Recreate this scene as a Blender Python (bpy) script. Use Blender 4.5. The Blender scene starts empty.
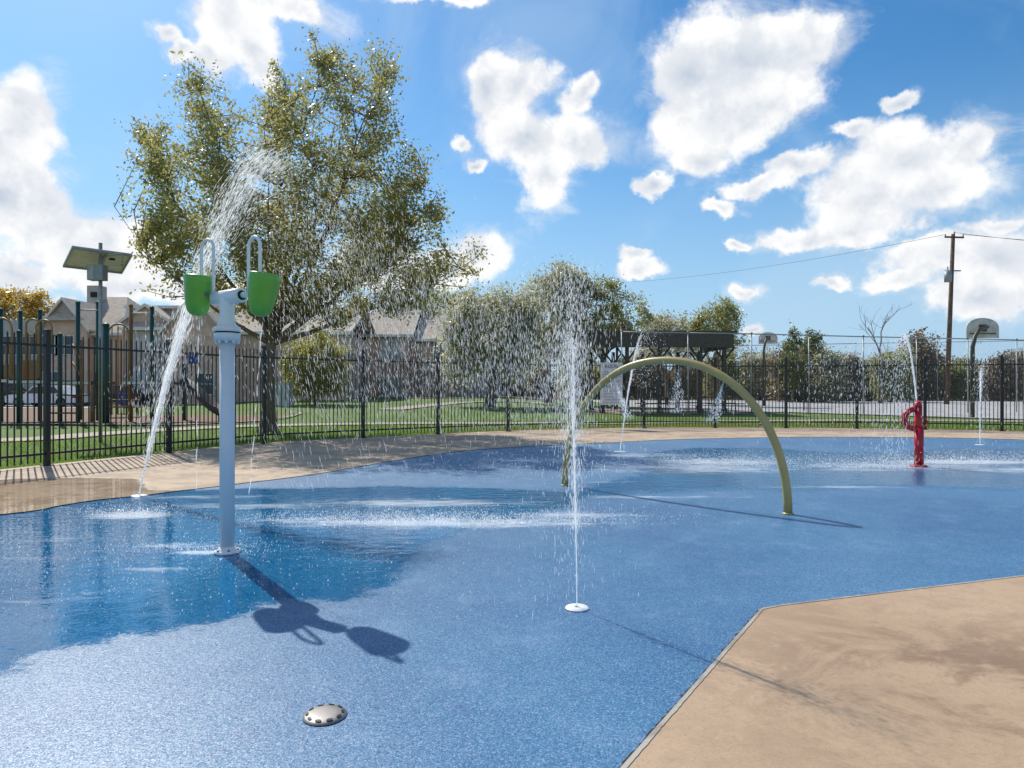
import bpy, math, random
import numpy as np
from mathutils import Vector, Matrix
PI = math.pi
F, HZ, CH = 683.0, 388.0, 1.25
SC = bpy.context.scene
COL = SC.collection
rnd = random.Random(7)
rng = np.random.default_rng(11)

def GY(py): return CH * F / (py - HZ)
def G(px, py):
    y = GY(py); return ((px - 512) / F * y, y)
def PX(px, Y): return (px - 512) / F * Y
def PZ(py, Y): return CH + (HZ - py) / F * Y
def P3(px, py, Y): return (PX(px, Y), Y, PZ(py, Y))
def sstep(a, b, x):
    t = np.clip((x - a) / (b - a), 0, 1); return t * t * (3 - 2 * t)
def ground_z(x, y):
    """gentle rise of the lawn towards the far left buildings"""
    return 0.50 * sstep(27, 56, np.asarray(y, float)) * np.exp(-((np.asarray(x, float) + 9) / 13.0) ** 4)

# ------------------------------------------------------------------ materials
class NT:
    def __init__(s, m):
        m.use_nodes = True; s.t = m.node_tree; s.t.nodes.clear()
    def n(s, typ, **kw):
        nd = s.t.nodes.new(typ)
        for k, v in kw.items():
            if k.startswith('i_'):
                key = k[2:]; key = int(key) if key.isdigit() else key.replace('_', ' ')
                inp = nd.inputs[key]
                if hasattr(v, 'is_linked') or isinstance(v, bpy.types.NodeSocket): s.t.links.new(v, inp)
                else: inp.default_value = v
            else: setattr(nd, k, v)
        return nd
    def l(s, a, b): s.t.links.new(a, b)
    def math(s, op, a, b=0.0, c=0.0, clamp=False):
        nd = s.t.nodes.new('ShaderNodeMath'); nd.operation = op; nd.use_clamp = clamp
        for i, v in enumerate((a, b, c)):
            if isinstance(v, bpy.types.NodeSocket): s.t.links.new(v, nd.inputs[i])
            else: nd.inputs[i].default_value = v
        return nd.outputs[0]
    def vmath(s, op, a, b=None, out=0):
        nd = s.t.nodes.new('ShaderNodeVectorMath'); nd.operation = op
        for i, v in enumerate((a, b)):
            if v is None: continue
            if isinstance(v, bpy.types.NodeSocket): s.t.links.new(v, nd.inputs[i])
            else: nd.inputs[i].default_value = v
        return nd.outputs[out]
    def mix(s, f, a, b):
        nd = s.t.nodes.new('ShaderNodeMix'); nd.data_type = 'RGBA'
        for i, v in ((0, f), (6, a), (7, b)):
            if isinstance(v, bpy.types.NodeSocket): s.t.links.new(v, nd.inputs[i])
            else: nd.inputs[i].default_value = v if i == 0 else (v if len(v) == 4 else (*v, 1))
        return nd.outputs[2]
    def fmix(s, f, a, b):
        nd = s.t.nodes.new('ShaderNodeMix'); nd.data_type = 'FLOAT'
        for i, v in ((0, f), (2, a), (3, b)):
            if isinstance(v, bpy.types.NodeSocket): s.t.links.new(v, nd.inputs[i])
            else: nd.inputs[i].default_value = v
        return nd.outputs[0]
    def ramp(s, x, a, b):
        nd = s.t.nodes.new('ShaderNodeMapRange'); nd.interpolation_type = 'SMOOTHSTEP'
        s.t.links.new(x, nd.inputs[0]); nd.inputs[1].default_value = a; nd.inputs[2].default_value = b
        return nd.outputs[0]
    def noise(s, vec, scale, detail=3, rough=.55, dist=0.0):
        nd = s.t.nodes.new('ShaderNodeTexNoise')
        if vec is not None: s.t.links.new(vec, nd.inputs['Vector'])
        nd.inputs['Scale'].default_value = scale; nd.inputs['Detail'].default_value = detail
        nd.inputs['Roughness'].default_value = rough; nd.inputs['Distortion'].default_value = dist
        return nd.outputs[0]
    def obj(s): return s.n('ShaderNodeTexCoord').outputs['Object']
    def pos(s): return s.n('ShaderNodeNewGeometry').outputs['Position']
    def bump(s, h, st, dist=.01, prev=None):
        nd = s.n('ShaderNodeBump'); s.l(h, nd.inputs['Height'])
        if isinstance(st, bpy.types.NodeSocket): s.l(st, nd.inputs['Strength'])
        else: nd.inputs['Strength'].default_value = st
        nd.inputs['Distance'].default_value = dist
        if prev: s.l(prev, nd.inputs['Normal'])
        return nd.outputs[0]
    def out(s, sh):
        o = s.n('ShaderNodeOutputMaterial'); s.l(sh, o.inputs[0])
    def prin(s, base, rough=.5, metal=0., normal=None, **kw):
        p = s.n('ShaderNodeBsdfPrincipled')
        for k, v in (('Base Color', base), ('Roughness', rough), ('Metallic', metal)):
            if isinstance(v, bpy.types.NodeSocket): s.l(v, p.inputs[k])
            else: p.inputs[k].default_value = (*v, 1) if k == 'Base Color' and len(v) == 3 else v
        if normal is not None: s.l(normal, p.inputs['Normal'])
        for k, v in kw.items():
            k = k.replace('_', ' ')
            if isinstance(v, bpy.types.NodeSocket): s.l(v, p.inputs[k])
            else: p.inputs[k].default_value = v
        return p.outputs[0]

MATS = {}
def newmat(name):
    m = bpy.data.materials.new(name); MATS[name] = m; return m, NT(m)
def simple(name, col, rough=.5, metal=0., var=.25, scale=8., bump=.15, bscale=60., **kw):
    m, t = newmat(name)
    o = t.pos()
    f = t.noise(o, scale, 5, .6)
    c2 = tuple(c * (1 - var) for c in col)
    base = t.mix(t.ramp(f, .35, .65), col, c2)
    nb = t.bump(t.noise(o, bscale, 3), bump, .004) if bump else None
    r = t.fmix(f, max(rough - .08, .02), min(rough + .1, 1))
    t.out(t.prin(base, r, metal, nb, **kw)); return m

def mat_pad():
    m, t = newmat('splash_pad_rubber')
    p = t.pos()
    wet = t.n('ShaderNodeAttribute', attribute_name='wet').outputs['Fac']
    foam_sheen = t.n('ShaderNodeAttribute', attribute_name='foam_sheen').outputs['Fac']
    n1 = t.noise(p, 1.6, 5, .6, .6); n2 = t.noise(p, 5.5, 4, .6)
    w = t.math('ADD', wet, t.math('MULTIPLY', t.math('SUBTRACT', n1, .5), .55))
    w = t.math('ADD', w, t.math('MULTIPLY', t.math('SUBTRACT', n2, .5), .45))
    w = t.math('ADD', w, t.math('MULTIPLY', t.math('SUBTRACT', t.noise(p, 28, 5, .75), .5), .55))
    wm = t.ramp(w, .38, .62)
    damp = t.ramp(w, .22, .55)
    # rubber granules
    v = t.n('ShaderNodeTexVoronoi', feature='F1'); t.l(p, v.inputs['Vector']); v.inputs['Scale'].default_value = 215
    gr = t.n('ShaderNodeSeparateColor'); t.l(v.outputs['Color'], gr.inputs[0])
    g = gr.outputs[0]
    big = t.noise(p, .55, 5, .6); mid = t.noise(p, 2.3, 5, .65)
    blue = t.mix(t.ramp(big, .35, .65), PADA, PADB)
    blue = t.mix(t.math('MULTIPLY', t.ramp(mid, .50, .72), .42), blue, (.21, .37, .55, 1))
    blue = t.mix(t.math('MULTIPLY', t.ramp(g, .70, .95), .5), blue, (.42, .54, .68, 1))
    blue = t.mix(t.math('MULTIPLY', t.ramp(t.math('SUBTRACT', 1.0, g), .64, .92), .65), blue, (.012, .05, .19, 1))
    # darker scuffs
    blue = t.mix(t.math('MULTIPLY', t.ramp(t.noise(p, 7, 7, .75), .52, .72), .38), blue, (.03, .09, .25, 1))
    wetc = t.mix(1.0, blue, (0, 0, 0, 1))
    hs = t.n('ShaderNodeHueSaturation'); t.l(blue, hs.inputs['Color']); hs.inputs['Saturation'].default_value = 1.45; hs.inputs['Value'].default_value = .80
    base = t.mix(damp, blue, hs.outputs[0])
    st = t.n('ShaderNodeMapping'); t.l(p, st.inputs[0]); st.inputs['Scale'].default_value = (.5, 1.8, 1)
    fo = t.math('ADD', foam_sheen, t.math('MULTIPLY', t.math('SUBTRACT', t.noise(st.outputs[0], 5, 6, .75, .4), .5), 1.3))
    base = t.mix(t.math('MULTIPLY', t.ramp(fo, .34, .90), .75), base, (.78, .84, .90, 1))  # foam, plus the wet pad's pale sheen painted into the base colour
    sy = t.n('ShaderNodeSeparateXYZ'); t.l(p, sy.inputs[0]); far = t.ramp(sy.outputs[1], 6.0, 9.0)
    rough = t.fmix(wm, .47, t.fmix(far, .03, .16))
    b1 = t.bump(g, t.math('MULTIPLY', t.math('SUBTRACT', 1.0, wm), .8), .005)
    b1 = t.bump(t.noise(p, 45, 3), t.fmix(wm, .25, 0), .006, b1)
    rm = t.n('ShaderNodeMapping'); t.l(p, rm.inputs[0]); rm.inputs['Scale'].default_value = (1, 1.5, 1)
    rip = t.math('ADD', t.noise(rm.outputs[0], 5.5, 3, .5, .5), t.math('MULTIPLY', t.noise(rm.outputs[0], 26, 2), .25))
    b2 = t.bump(rip, t.math('MULTIPLY', wm, t.fmix(far, .14, .7)), .02, b1)
    t.out(t.prin(base, rough, 0, b2, IOR=t.fmix(wm, 1.62, 1.36), Specular_IOR_Level=t.fmix(wm, t.math('ADD', .10, t.math('MULTIPLY', gr.outputs[1], .85)), .5))); return m

def mat_conc(name, c1, c2, stain, wet=False, joints=0, spot=None):
    m, t = newmat(name); p = t.pos()
    a = t.noise(p, .9, 6, .65, .4); b = t.noise(p, 4.5, 6, .7); c = t.noise(p, 70, 3, .6)
    base = t.mix(t.ramp(a, .3, .7), c1, c2)
    st = t.math('MULTIPLY', t.ramp(t.noise(p, 1.5, 10, .75, .9), .45, .59), .66)
    if spot:
        dv = t.vmath('LENGTH', t.vmath('MULTIPLY', t.vmath('SUBTRACT', p, (spot[0], spot[1], 0)), (1 / spot[2], 1 / spot[2], 0)), None, 1)
        st = t.math('MULTIPLY', st, t.math('ADD', .22, t.math('MULTIPLY', .9, t.math('SUBTRACT', 1.0, t.ramp(dv, .25, 1.3)))))
        pit = t.noise(p, 160, 3, .7); base = t.mix(t.math('MULTIPLY', t.ramp(pit, .56, .7), .55), base, tuple(x * .45 for x in c1)); base = t.mix(t.math('MULTIPLY', t.ramp(t.noise(p, 24, 6, .75), .54, .7), .4), base, tuple(x * .62 for x in c1))
    base = t.mix(st, base, stain)
    base = t.mix(t.math('MULTIPLY', t.ramp(b, .47, .68), .5), base, tuple(x * .66 for x in c1))
    base = t.mix(t.math('MULTIPLY', t.ramp(t.noise(p, 2.2, 7, .7), .60, .75), .45), base, tuple(min(x * 1.25, .7) for x in (c1[0], c1[1] * 1.05, c1[2] * 1.25)))
    base = t.mix(t.math('MULTIPLY', t.ramp(c, .52, .72), .35), base, tuple(x * .5 for x in c1))
    if joints:
        s = t.n('ShaderNodeSeparateXYZ'); t.l(p, s.inputs[0])
        dd = t.math('ADD', t.math('MULTIPLY', s.outputs[0], .35), s.outputs[1]) if False else s.outputs[0]
        fr = t.math('ABSOLUTE', t.math('SUBTRACT', t.math('FRACT', t.math('DIVIDE', t.math('ADD', dd, .6), joints)), .5))
        base = t.mix(t.math('MULTIPLY', t.math('LESS_THAN', fr, .006), .7), base, (.07, .06, .05, 1))
    nb = t.bump(c, .35, .004); nb = t.bump(b, .15, .01, nb)
    rough = .78
    if wet:
        w = t.n('ShaderNodeAttribute', attribute_name='wet').outputs['Fac']
        w = t.math('ADD', w, t.math('MULTIPLY', t.math('SUBTRACT', t.noise(p, 3, 4, .6), .5), .4))
        wm = t.ramp(w, .40, .60); damp = t.ramp(w, .2, .5)
        base = t.mix(t.math('MULTIPLY', damp, .0), base, t.mix(.3, base, (.04, .025, .012, 1)))
        rough = t.fmix(wm, .78, .03)
        nb = t.bump(c, t.fmix(wm, .35, 0), .004)
        nb = t.bump(t.noise(p, 7, 3, .5, .5), t.math('MULTIPLY', wm, .07), .02, nb)
        t.out(t.prin(base, rough, 0, nb, IOR=t.fmix(wm, 1.45, 1.18))); return m
    t.out(t.prin(base, rough, 0, nb)); return m

def mat_leaf(name, a, b, c, transl=.5):
    m, t = newmat(name)
    v = t.n('ShaderNodeAttribute', attribute_name='tint').outputs['Fac']
    col = t.mix(t.ramp(v, .15, .6), a, b); col = t.mix(t.ramp(v, .72, .97), col, c)
    pr = t.prin(col, .33, 0, None)
    tr = t.n('ShaderNodeBsdfTranslucent')
    t.l(t.mix(.5, col, tuple(min(1, x * 2.2) for x in b)), tr.inputs[0])
    mx = t.n('ShaderNodeMixShader'); mx.inputs[0].default_value = transl
    t.l(pr, mx.inputs[1]); t.l(tr.outputs[0], mx.inputs[2]); t.out(mx.outputs[0]); return m

def mat_brick(name, c1, c2, mortar, axis='x'):
    m, t = newmat(name); p = t.pos()
    s = t.n('ShaderNodeSeparateXYZ'); t.l(p, s.inputs[0])
    cb = t.n('ShaderNodeCombineXYZ')
    t.l(t.math('ADD', s.outputs[0], s.outputs[1]), cb.inputs[0]); t.l(s.outputs[2], cb.inputs[1])
    br = t.n('ShaderNodeTexBrick'); t.l(cb.outputs[0], br.inputs['Vector'])
    for k, v in (('Color1', (*c1, 1)), ('Color2', (*c2, 1)), ('Mortar', (*mortar, 1)), ('Scale', 1.0), ('Mortar Size', .012),
                 ('Brick Width', .24), ('Row Height', .085), ('Bias', 0.0)): br.inputs[k].default_value = v
    base = t.mix(t.math('MULTIPLY', t.ramp(t.noise(p, 1.2, 6, .7), .4, .7), .4), br.outputs[0], tuple(x * .45 for x in c1))
    t.out(t.prin(base, .85, 0, t.bump(br.outputs[1], .4, .01))); return m

def mat_water(name, alpha=.6, white=.85):
    m, t = newmat(name)
    d = t.n('ShaderNodeBsdfTranslucent'); d.inputs[0].default_value = (white, white * .985, white * .96, 1)
    g = t.prin((white * .8, white * .8, white * .8), .15, 0, None, IOR=1.33)
    mx = t.n('ShaderNodeAddShader'); t.l(g, mx.inputs[0]); t.l(d.outputs[0], mx.inputs[1])
    tr = t.n('ShaderNodeBsdfTransparent'); m2 = t.n('ShaderNodeMixShader'); m2.inputs[0].default_value = alpha
    t.l(tr.outputs[0], m2.inputs[1]); t.l(mx.outputs[0], m2.inputs[2]); t.out(m2.outputs[0]); return m

def mat_mesh():
    m, t = newmat('chain_link_wire'); p = t.pos()
    s = t.n('ShaderNodeSeparateXYZ'); t.l(p, s.inputs[0])
    def wv(sgn):
        u = t.math('ADD', t.math('ADD', s.outputs[0], s.outputs[1]), t.math('MULTIPLY', s.outputs[2], sgn))
        return t.math('LESS_THAN', t.math('ABSOLUTE', t.math('SUBTRACT', t.math('FRACT', t.math('DIVIDE', u, .085)), .5)), .013)
    f = t.math('MAXIMUM', wv(1.0), wv(-1.0))
    tr = t.n('ShaderNodeBsdfTransparent'); mx = t.n('ShaderNodeMixShader'); t.l(f, mx.inputs[0])
    t.l(tr.outputs[0], mx.inputs[1]); t.l(t.prin((.28, .29, .29), .45, .6), mx.inputs[2]); t.out(mx.outputs[0]); return m

PADA = (.020, .155, .335); PADB = (.045, .210, .39)
mat_pad()
mat_conc('tan_deck_concrete', (.60, .45, .31), (.51, .38, .26), (.30, .22, .155), wet=True)
mat_conc('near_slab_concrete', (.54, .375, .24), (.44, .30, .185), (.19, .115, .07), spot=(2.0, 2.75, 1.0))
mat_conc('path_concrete', (.46, .39, .30), (.40, .33, .26), (.30, .25, .2))
mat_conc('court_concrete', (.54, .52, .50), (.47, .455, .44), (.28, .27, .26))
mat_conc('edge_concrete', (.50, .46, .40), (.42, .38, .33), (.2, .17, .14))
mat_brick('red_brick', (.62, .39, .29), (.70, .48, .37), (.62, .56, .50))
mat_brick('tan_brick', (.70, .47, .34), (.60, .39, .28), (.66, .58, .5))
mat_leaf('oak_leaf', (0.168, 0.161, 0.049), (0.294, 0.266, 0.084), (0.6, 0.589, 0.266), .55)
mat_leaf('olive_leaf', (0.146, 0.159, 0.061), (0.293, 0.293, 0.11), (0.6, 0.56, 0.293))
mat_leaf('willow_leaf', (0.218, 0.23, 0.143), (0.416, 0.394, 0.251), (0.6, 0.6, 0.481))
mat_leaf('brown_leaf', (0.132, 0.105, 0.066), (0.231, 0.182, 0.116), (0.374, 0.297, 0.187))
mat_leaf('golden_leaf', (0.24, 0.18, 0.038), (0.42, 0.285, 0.053), (0.54, 0.405, 0.105))
mat_leaf('shrub_leaf', (0.18, 0.18, 0.038), (0.345, 0.315, 0.075), (0.51, 0.45, 0.15))
mat_leaf('dark_leaf', (0.056, 0.085, 0.025), (0.14, 0.173, 0.051), (0.38, 0.355, 0.126))
mat_leaf('grass_blade', (.11, .19, .022), (.17, .26, .04), (.34, .38, .10), .45)
mat_leaf('dry_grass_blade', (.22, .17, .07), (.32, .26, .12), (.45, .38, .2), .3)
simple('bark', (.24, .18, .13), .9, 0, .5, 12, .6, 45)
simple('grey_bark', (.24, .215, .19), .9, 0, .4, 12, .5, 45)
simple('black_iron', (.012, .011, .012), .38, .0, .3, 4, .1)
simple('white_paint', (.80, .82, .84), .35, 0, .05, 3, .03)
simple('pale_blue_paint', (.70, .75, .80), .40, 0, .06, 2, .03)
simple('green_plastic', (.15, .44, .055), .32, 0, .12, 5, .02)
simple('green_inside', (.02, .10, .05), .45, 0, .1)
simple('dark_hole', (.006, .006, .007), .6, 0, .1, bump=0)
simple('tan_tube_paint', (.47, .365, .13), .36, 0, .12, 3, .05)
simple('red_paint', (.50, .008, .018), .32, 0, .15, 5, .03)
simple('stainless', (.26, .25, .25), .5, .8, .2, 9, .05)
simple('galvanised', (.40, .41, .41), .5, .5, .2, 9, .05)
simple('nozzle_white', (.82, .84, .86), .4, 0, .05)
simple('roof_shingle', (.52, .43, .34), .9, 0, .22, 3, .5, 25)
simple('roof_shingle_grey', (.44, .39, .34), .9, 0, .25, 3, .5, 25)
simple('white_trim', (.70, .68, .64), .6, 0, .1)
simple('grey_siding', (.46, .42, .39), .75, 0, .15, 2, .1)
simple('window_glass', (.05, .06, .07), .08, 0, .2, 2, 0)
simple('blind_white', (.55, .57, .58), .5, 0, .1)
simple('play_green', (.012, .07, .055), .4, 0, .2)
simple('play_tan', (.36, .21, .075), .45, 0, .15)
simple('play_brown', (.085, .05, .03), .5, 0, .2)
simple('slide_brown', (.05, .035, .03), .35, 0, .2)
simple('timber', (.26, .15, .07), .7, 0, .35, 6, .2)
simple('mulch', (.30, .185, .115), .95, 0, .45, 30, .8, 40)
simple('court_pole', (.10, .085, .05), .5, .2, .3)
simple('backboard_grey', (.66, .62, .60), .6, 0, .3, 3)
simple('pole_wood', (.16, .10, .065), .85, 0, .4, 5, .4, 30)
simple('transformer_grey', (.30, .31, .32), .5, .2, .1)
simple('pavilion_brown', (.075, .056, .046), .6, 0, .3)
simple('table_wood', (.11, .085, .065), .7, 0, .3)
simple('car_white', (.72, .73, .75), .22, 0, .04, bump=0)
simple('car_dark', (.02, .024, .028), .2, .1, .1, bump=0)
simple('car_glass', (.02, .025, .03), .05, 0, .1, bump=0)
simple('rubber', (.018, .018, .018), .8)
simple('lamp_red', (.35, .02, .02), .3)
simple('bin_blue', (.012, .06, .36), .4)
simple('sign_face', (.62, .63, .64), .5, 0, .08)
simple('sign_ink', (.05, .06, .08), .6, bump=0)
simple('solar_tan', (.80, .66, .64), .5, .1, .15)
simple('solar_cell', (.01, .014, .035), .12, 0, .1, bump=0)
simple('wire_black', (.02, .02, .02), .6, bump=0)
simple('rim_orange', (.45, .12, .03), .5)
simple('utility_white', (.55, .56, .56), .5)
mat_water('water_stream', .36, .62); mat_water('water_drops', .40, .62); mat_water('water_spray', .34, .7)
mat_mesh()
def lawn_mat():
    m, t = newmat('lawn'); p = t.pos()
    a = t.noise(p, .25, 6, .65); b = t.noise(p, 9, 5, .7); c = t.noise(p, 60, 3, .7)
    base = t.mix(t.ramp(a, .35, .65), (.105, .185, .024), (.15, .225, .042))
    base = t.mix(t.math('MULTIPLY', t.ramp(b, .5, .7), .5), base, (.04, .09, .010, 1))
    base = t.mix(t.math('MULTIPLY', t.ramp(t.noise(p, .6, 6, .7), .58, .72), .45), base, (.17, .15, .05, 1))
    s = t.n('ShaderNodeSeparateXYZ'); t.l(p, s.inputs[0])
    far = t.ramp(t.math('ADD', s.outputs[1], t.math('MULTIPLY', a, 8)), 60, 70)
    base = t.mix(far, base, (.11, .085, .04, 1))
    t.out(t.prin(base, .9, 0, t.bump(c, .7, .03))); return m
lawn_mat()

# ------------------------------------------------------------------ objects
class MB:
    def __init__(s): s.v = []; s.f = []; s.sm = []
    def add(s, vs, fs, smooth=False):
        n = len(s.v); s.v.extend([tuple(map(float, q)) for q in vs])
        for f in fs: s.f.append(tuple(i + n for i in f)); s.sm.append(smooth)
        return s
    def box(s, c, d, rz=0, M=None, bev=0):
        x, y, z = (k / 2 for k in d)
        pts = [Vector((a * x, b * y, e * z)) for a in (-1, 1) for b in (-1, 1) for e in (-1, 1)]
        R = M or Matrix.Rotation(rz, 3, 'Z')
        pts = [R @ p + Vector(c) for p in pts]
        return s.add(pts, [(0, 1, 3, 2), (4, 6, 7, 5), (0, 4, 5, 1), (2, 3, 7, 6), (0, 2, 6, 4), (1, 5, 7, 3)])
    def tube(s, pts, r, n=8, cap=True, smooth=True):
        pts = [Vector(p) for p in pts]
        rs = r if hasattr(r, '__len__') else [r] * len(pts)
        t0 = (pts[1] - pts[0]).normalized()
        ref = Vector((0, 0, 1)) if abs(t0.z) < .9 else Vector((1, 0, 0))
        u = t0.cross(ref).normalized(); vs = []; fs = []
        for i, p in enumerate(pts):
            t = (pts[min(i + 1, len(pts) - 1)] - pts[max(i - 1, 0)]).normalized()
            u = (u - t * u.dot(t)).normalized(); w = t.cross(u)
            for k in range(n):
                a = 2 * PI * k / n; vs.append(p + (u * math.cos(a) + w * math.sin(a)) * rs[i])
        for i in range(len(pts) - 1):
            for k in range(n):
                a, b = i * n + k, i * n + (k + 1) % n; fs.append((a, b, b + n, a + n))
        s.add(vs, fs, smooth)
        if cap:
            m = len(s.v) - len(vs)
            s.f.append(tuple(m + k for k in range(n))[::-1]); s.sm.append(False)
            e = m + (len(pts) - 1) * n; s.f.append(tuple(e + k for k in range(n))); s.sm.append(False)
        return s
    def lathe(s, prof, c, n=24, M=None, smooth=True):
        vs = []; fs = []; M = M or Matrix.Identity(3)
        for r, z in prof:
            for k in range(n):
                a = 2 * PI * k / n; vs.append(M @ Vector((r * math.cos(a), r * math.sin(a), z)) + Vector(c))
        for i in range(len(prof) - 1):
            for k in range(n):
                a, b = i * n + k, i * n + (k + 1) % n; fs.append((a, b, b + n, a + n))
        return s.add(vs, fs, smooth)
    def prism(s, pts, vec, smooth=False):
        n = len(pts); v = Vector(vec); a = [Vector(p) for p in pts]
        return s.add(a + [p + v for p in a], [tuple(range(n))[::-1], tuple(range(n, 2 * n))] + [(i, (i + 1) % n, n + (i + 1) % n, n + i) for i in range(n)], smooth)
    def build(s, name, mat, parent=None, world=True):
        me = bpy.data.meshes.new(name)
        o = bpy.data.objects.new(name, me)
        off = Vector((0, 0, 0))
        if parent is not None and world:
            q = parent
            while q is not None: off += Vector(q.location); q = q.parent
        vs = [(x - off.x, y - off.y, z - off.z) for x, y, z in s.v]
        me.from_pydata(vs, [], s.f); me.polygons.foreach_set('use_smooth', s.sm)
        me.materials.append(MATS[mat]); me.update()
        import bmesh
        if len(s.f) < 20000:
            bm = bmesh.new(); bm.from_mesh(me); bmesh.ops.recalc_face_normals(bm, faces=bm.faces); bm.to_mesh(me); bm.free()
        COL.objects.link(o)
        if parent is not None: o.parent = parent
        return o
def quads_obj(name, V, mat, parent=None, k=4, tint=None, off=(0, 0, 0)):
    """V: (N,k,3) faces"""
    N = len(V); me = bpy.data.meshes.new(name)
    V = V - np.array(off)
    me.vertices.add(N * k); me.vertices.foreach_set('co', V.reshape(-1).astype(np.float32))
    me.loops.add(N * k); me.loops.foreach_set('vertex_index', np.arange(N * k, dtype=np.int32))
    me.polygons.add(N); me.polygons.foreach_set('loop_start', np.arange(0, N * k, k, dtype=np.int32))
    me.update(calc_edges=True)
    if tint is not None:
        at = me.attributes.new('tint', 'FLOAT', 'POINT'); at.data.foreach_set('value', np.repeat(tint, k).astype(np.float32))
    me.materials.append(MATS[mat]); o = bpy.data.objects.new(name, me); COL.objects.link(o)
    if parent is not None: o.parent = parent
    return o
def empty(name, loc, label=None, cat=None, group=None):
    o = bpy.data.objects.new(name, None); COL.objects.link(o); o.location = loc; o.empty_display_size = .2
    tag(o, label, cat, group); return o
def tag(o, label=None, cat=None, group=None, kind=None):
    for k, v in (('label', label), ('category', cat), ('group', group), ('kind', kind)):
        if v: o[k] = v
    return o
def struct(o, label=None): return tag(o, label, None, None, 'structure')
def copy_tree(o, parent=None):
    c = o.copy(); COL.objects.link(c); c.parent = parent
    for ch in list(o.children): copy_tree(ch, c)
    return c

# ------------------------------------------------------------------ polygons / attributes
def poly_sd(P, poly):
    """signed distance (positive inside) of points P (N,2)"""
    poly = np.array(poly); n = len(poly); d = np.full(len(P), 1e9); ins = np.zeros(len(P), bool)
    for i in range(n):
        a, b = poly[i], poly[(i + 1) % n]; e = b - a; w = P - a
        t = np.clip((w @ e) / (e @ e + 1e-12), 0, 1); q = w - t[:, None] * e
        d = np.minimum(d, np.hypot(q[:, 0], q[:, 1]))
        c = ((a[1] > P[:, 1]) != (b[1] > P[:, 1])) & (P[:, 0] < (b[0] - a[0]) * (P[:, 1] - a[1]) / (b[1] - a[1] + 1e-12) + a[0])
        ins ^= c
    return np.where(ins, d, -d)
WET_L = [(-7.6, 8.9)] + [G(*p) for p in [(20, 479), (90, 478), (138, 479), (150, 491), (240, 489), (330, 488), (400, 486), (470, 488), (560, 491), (590, 497), (560, 508), (500, 522), (430, 540), (408, 568), (385, 590), (340, 598), (270, 600), (215, 622), (140, 632), (60, 650), (0, 672)]] + [(-4.2, 2.2), (-9, 2.5)]
WET_R = [G(*p) for p in [(560, 500), (600, 497), (650, 492), (720, 488), (790, 491), (860, 484), (940, 486), (1040, 490), (1200, 500), (1200, 455), (1040, 450), (960, 449), (900, 453), (830, 452), (760, 448), (690, 448), (640, 455), (652, 466), (640, 476), (590, 486)]]
DAMP = [G(*p) for p in [(560, 520), (700, 500), (1000, 500), (1000, 560), (800, 540), (700, 575), (560, 560)]]
FOAM_SHEEN = [(250, 506, 1.3, .28, .52), (420, 503, 1.6, .35, .60), (690, 468, 2.4, 1.0, .56), (900, 466, 2.6, .9, .50), (60, 600, .5, .10, .45), (150, 570, .35, .12, .5), (1010, 470, 1.5, .6, .5), (440, 523, 2.1, .30, .62), (300, 520, 1.0, .2, .5), (715, 462, 1.8, .8, .62), (640, 455, 1.6, .6, .5), (860, 470, 1.0, .25, .5), (965, 462, 1.6, .45, .8), (130, 515, .5, .25, .8),  # whitened patches: some splash foam, some painted sheen of the wet surface
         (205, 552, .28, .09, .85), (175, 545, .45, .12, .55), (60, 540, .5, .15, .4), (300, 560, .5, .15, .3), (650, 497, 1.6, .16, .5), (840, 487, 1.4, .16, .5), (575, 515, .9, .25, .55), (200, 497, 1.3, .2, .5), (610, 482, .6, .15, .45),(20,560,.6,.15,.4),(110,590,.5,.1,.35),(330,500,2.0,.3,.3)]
def wet_at(P):
    a = .5 + np.clip(poly_sd(P, WET_L) * 1.3, -.5, .5)
    b = .5 + np.clip(poly_sd(P, WET_R) * .9, -.5, .40)
    c = np.where(True, np.clip(.30 + poly_sd(P, DAMP) * .5, 0, .30), 0)
    return np.maximum(np.maximum(a, b), c)
def foam_sheen_at(P):
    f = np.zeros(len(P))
    for px, py, rx, ry, s in FOAM_SHEEN:
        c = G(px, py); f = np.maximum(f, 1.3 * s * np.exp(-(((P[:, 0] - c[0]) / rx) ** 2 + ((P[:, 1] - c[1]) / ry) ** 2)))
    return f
def grid_obj(name, P3s, nx, ny, mat, wet=False, foam_sheen=False):
    me = bpy.data.meshes.new(name)
    fs = [(j * nx + i, j * nx + i + 1, (j + 1) * nx + i + 1, (j + 1) * nx + i) for j in range(ny - 1) for i in range(nx - 1)]
    me.from_pydata(P3s.tolist(), [], fs); me.materials.append(MATS[mat]); me.update()
    if wet:
        at = me.attributes.new('wet', 'FLOAT', 'POINT'); at.data.foreach_set('value', wet_at(P3s[:, :2]).astype(np.float32))
    if foam_sheen:
        at = me.attributes.new('foam_sheen', 'FLOAT', 'POINT'); at.data.foreach_set('value', foam_sheen_at(P3s[:, :2]).astype(np.float32))
    import bmesh
    bm = bmesh.new(); bm.from_mesh(me); bmesh.ops.recalc_face_normals(bm, faces=bm.faces)
    if sum(f.normal.z for f in bm.faces) < 0: bmesh.ops.reverse_faces(bm, faces=bm.faces)
    bm.to_mesh(me); bm.free()
    o = bpy.data.objects.new(name, me); COL.objects.link(o); return o

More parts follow.
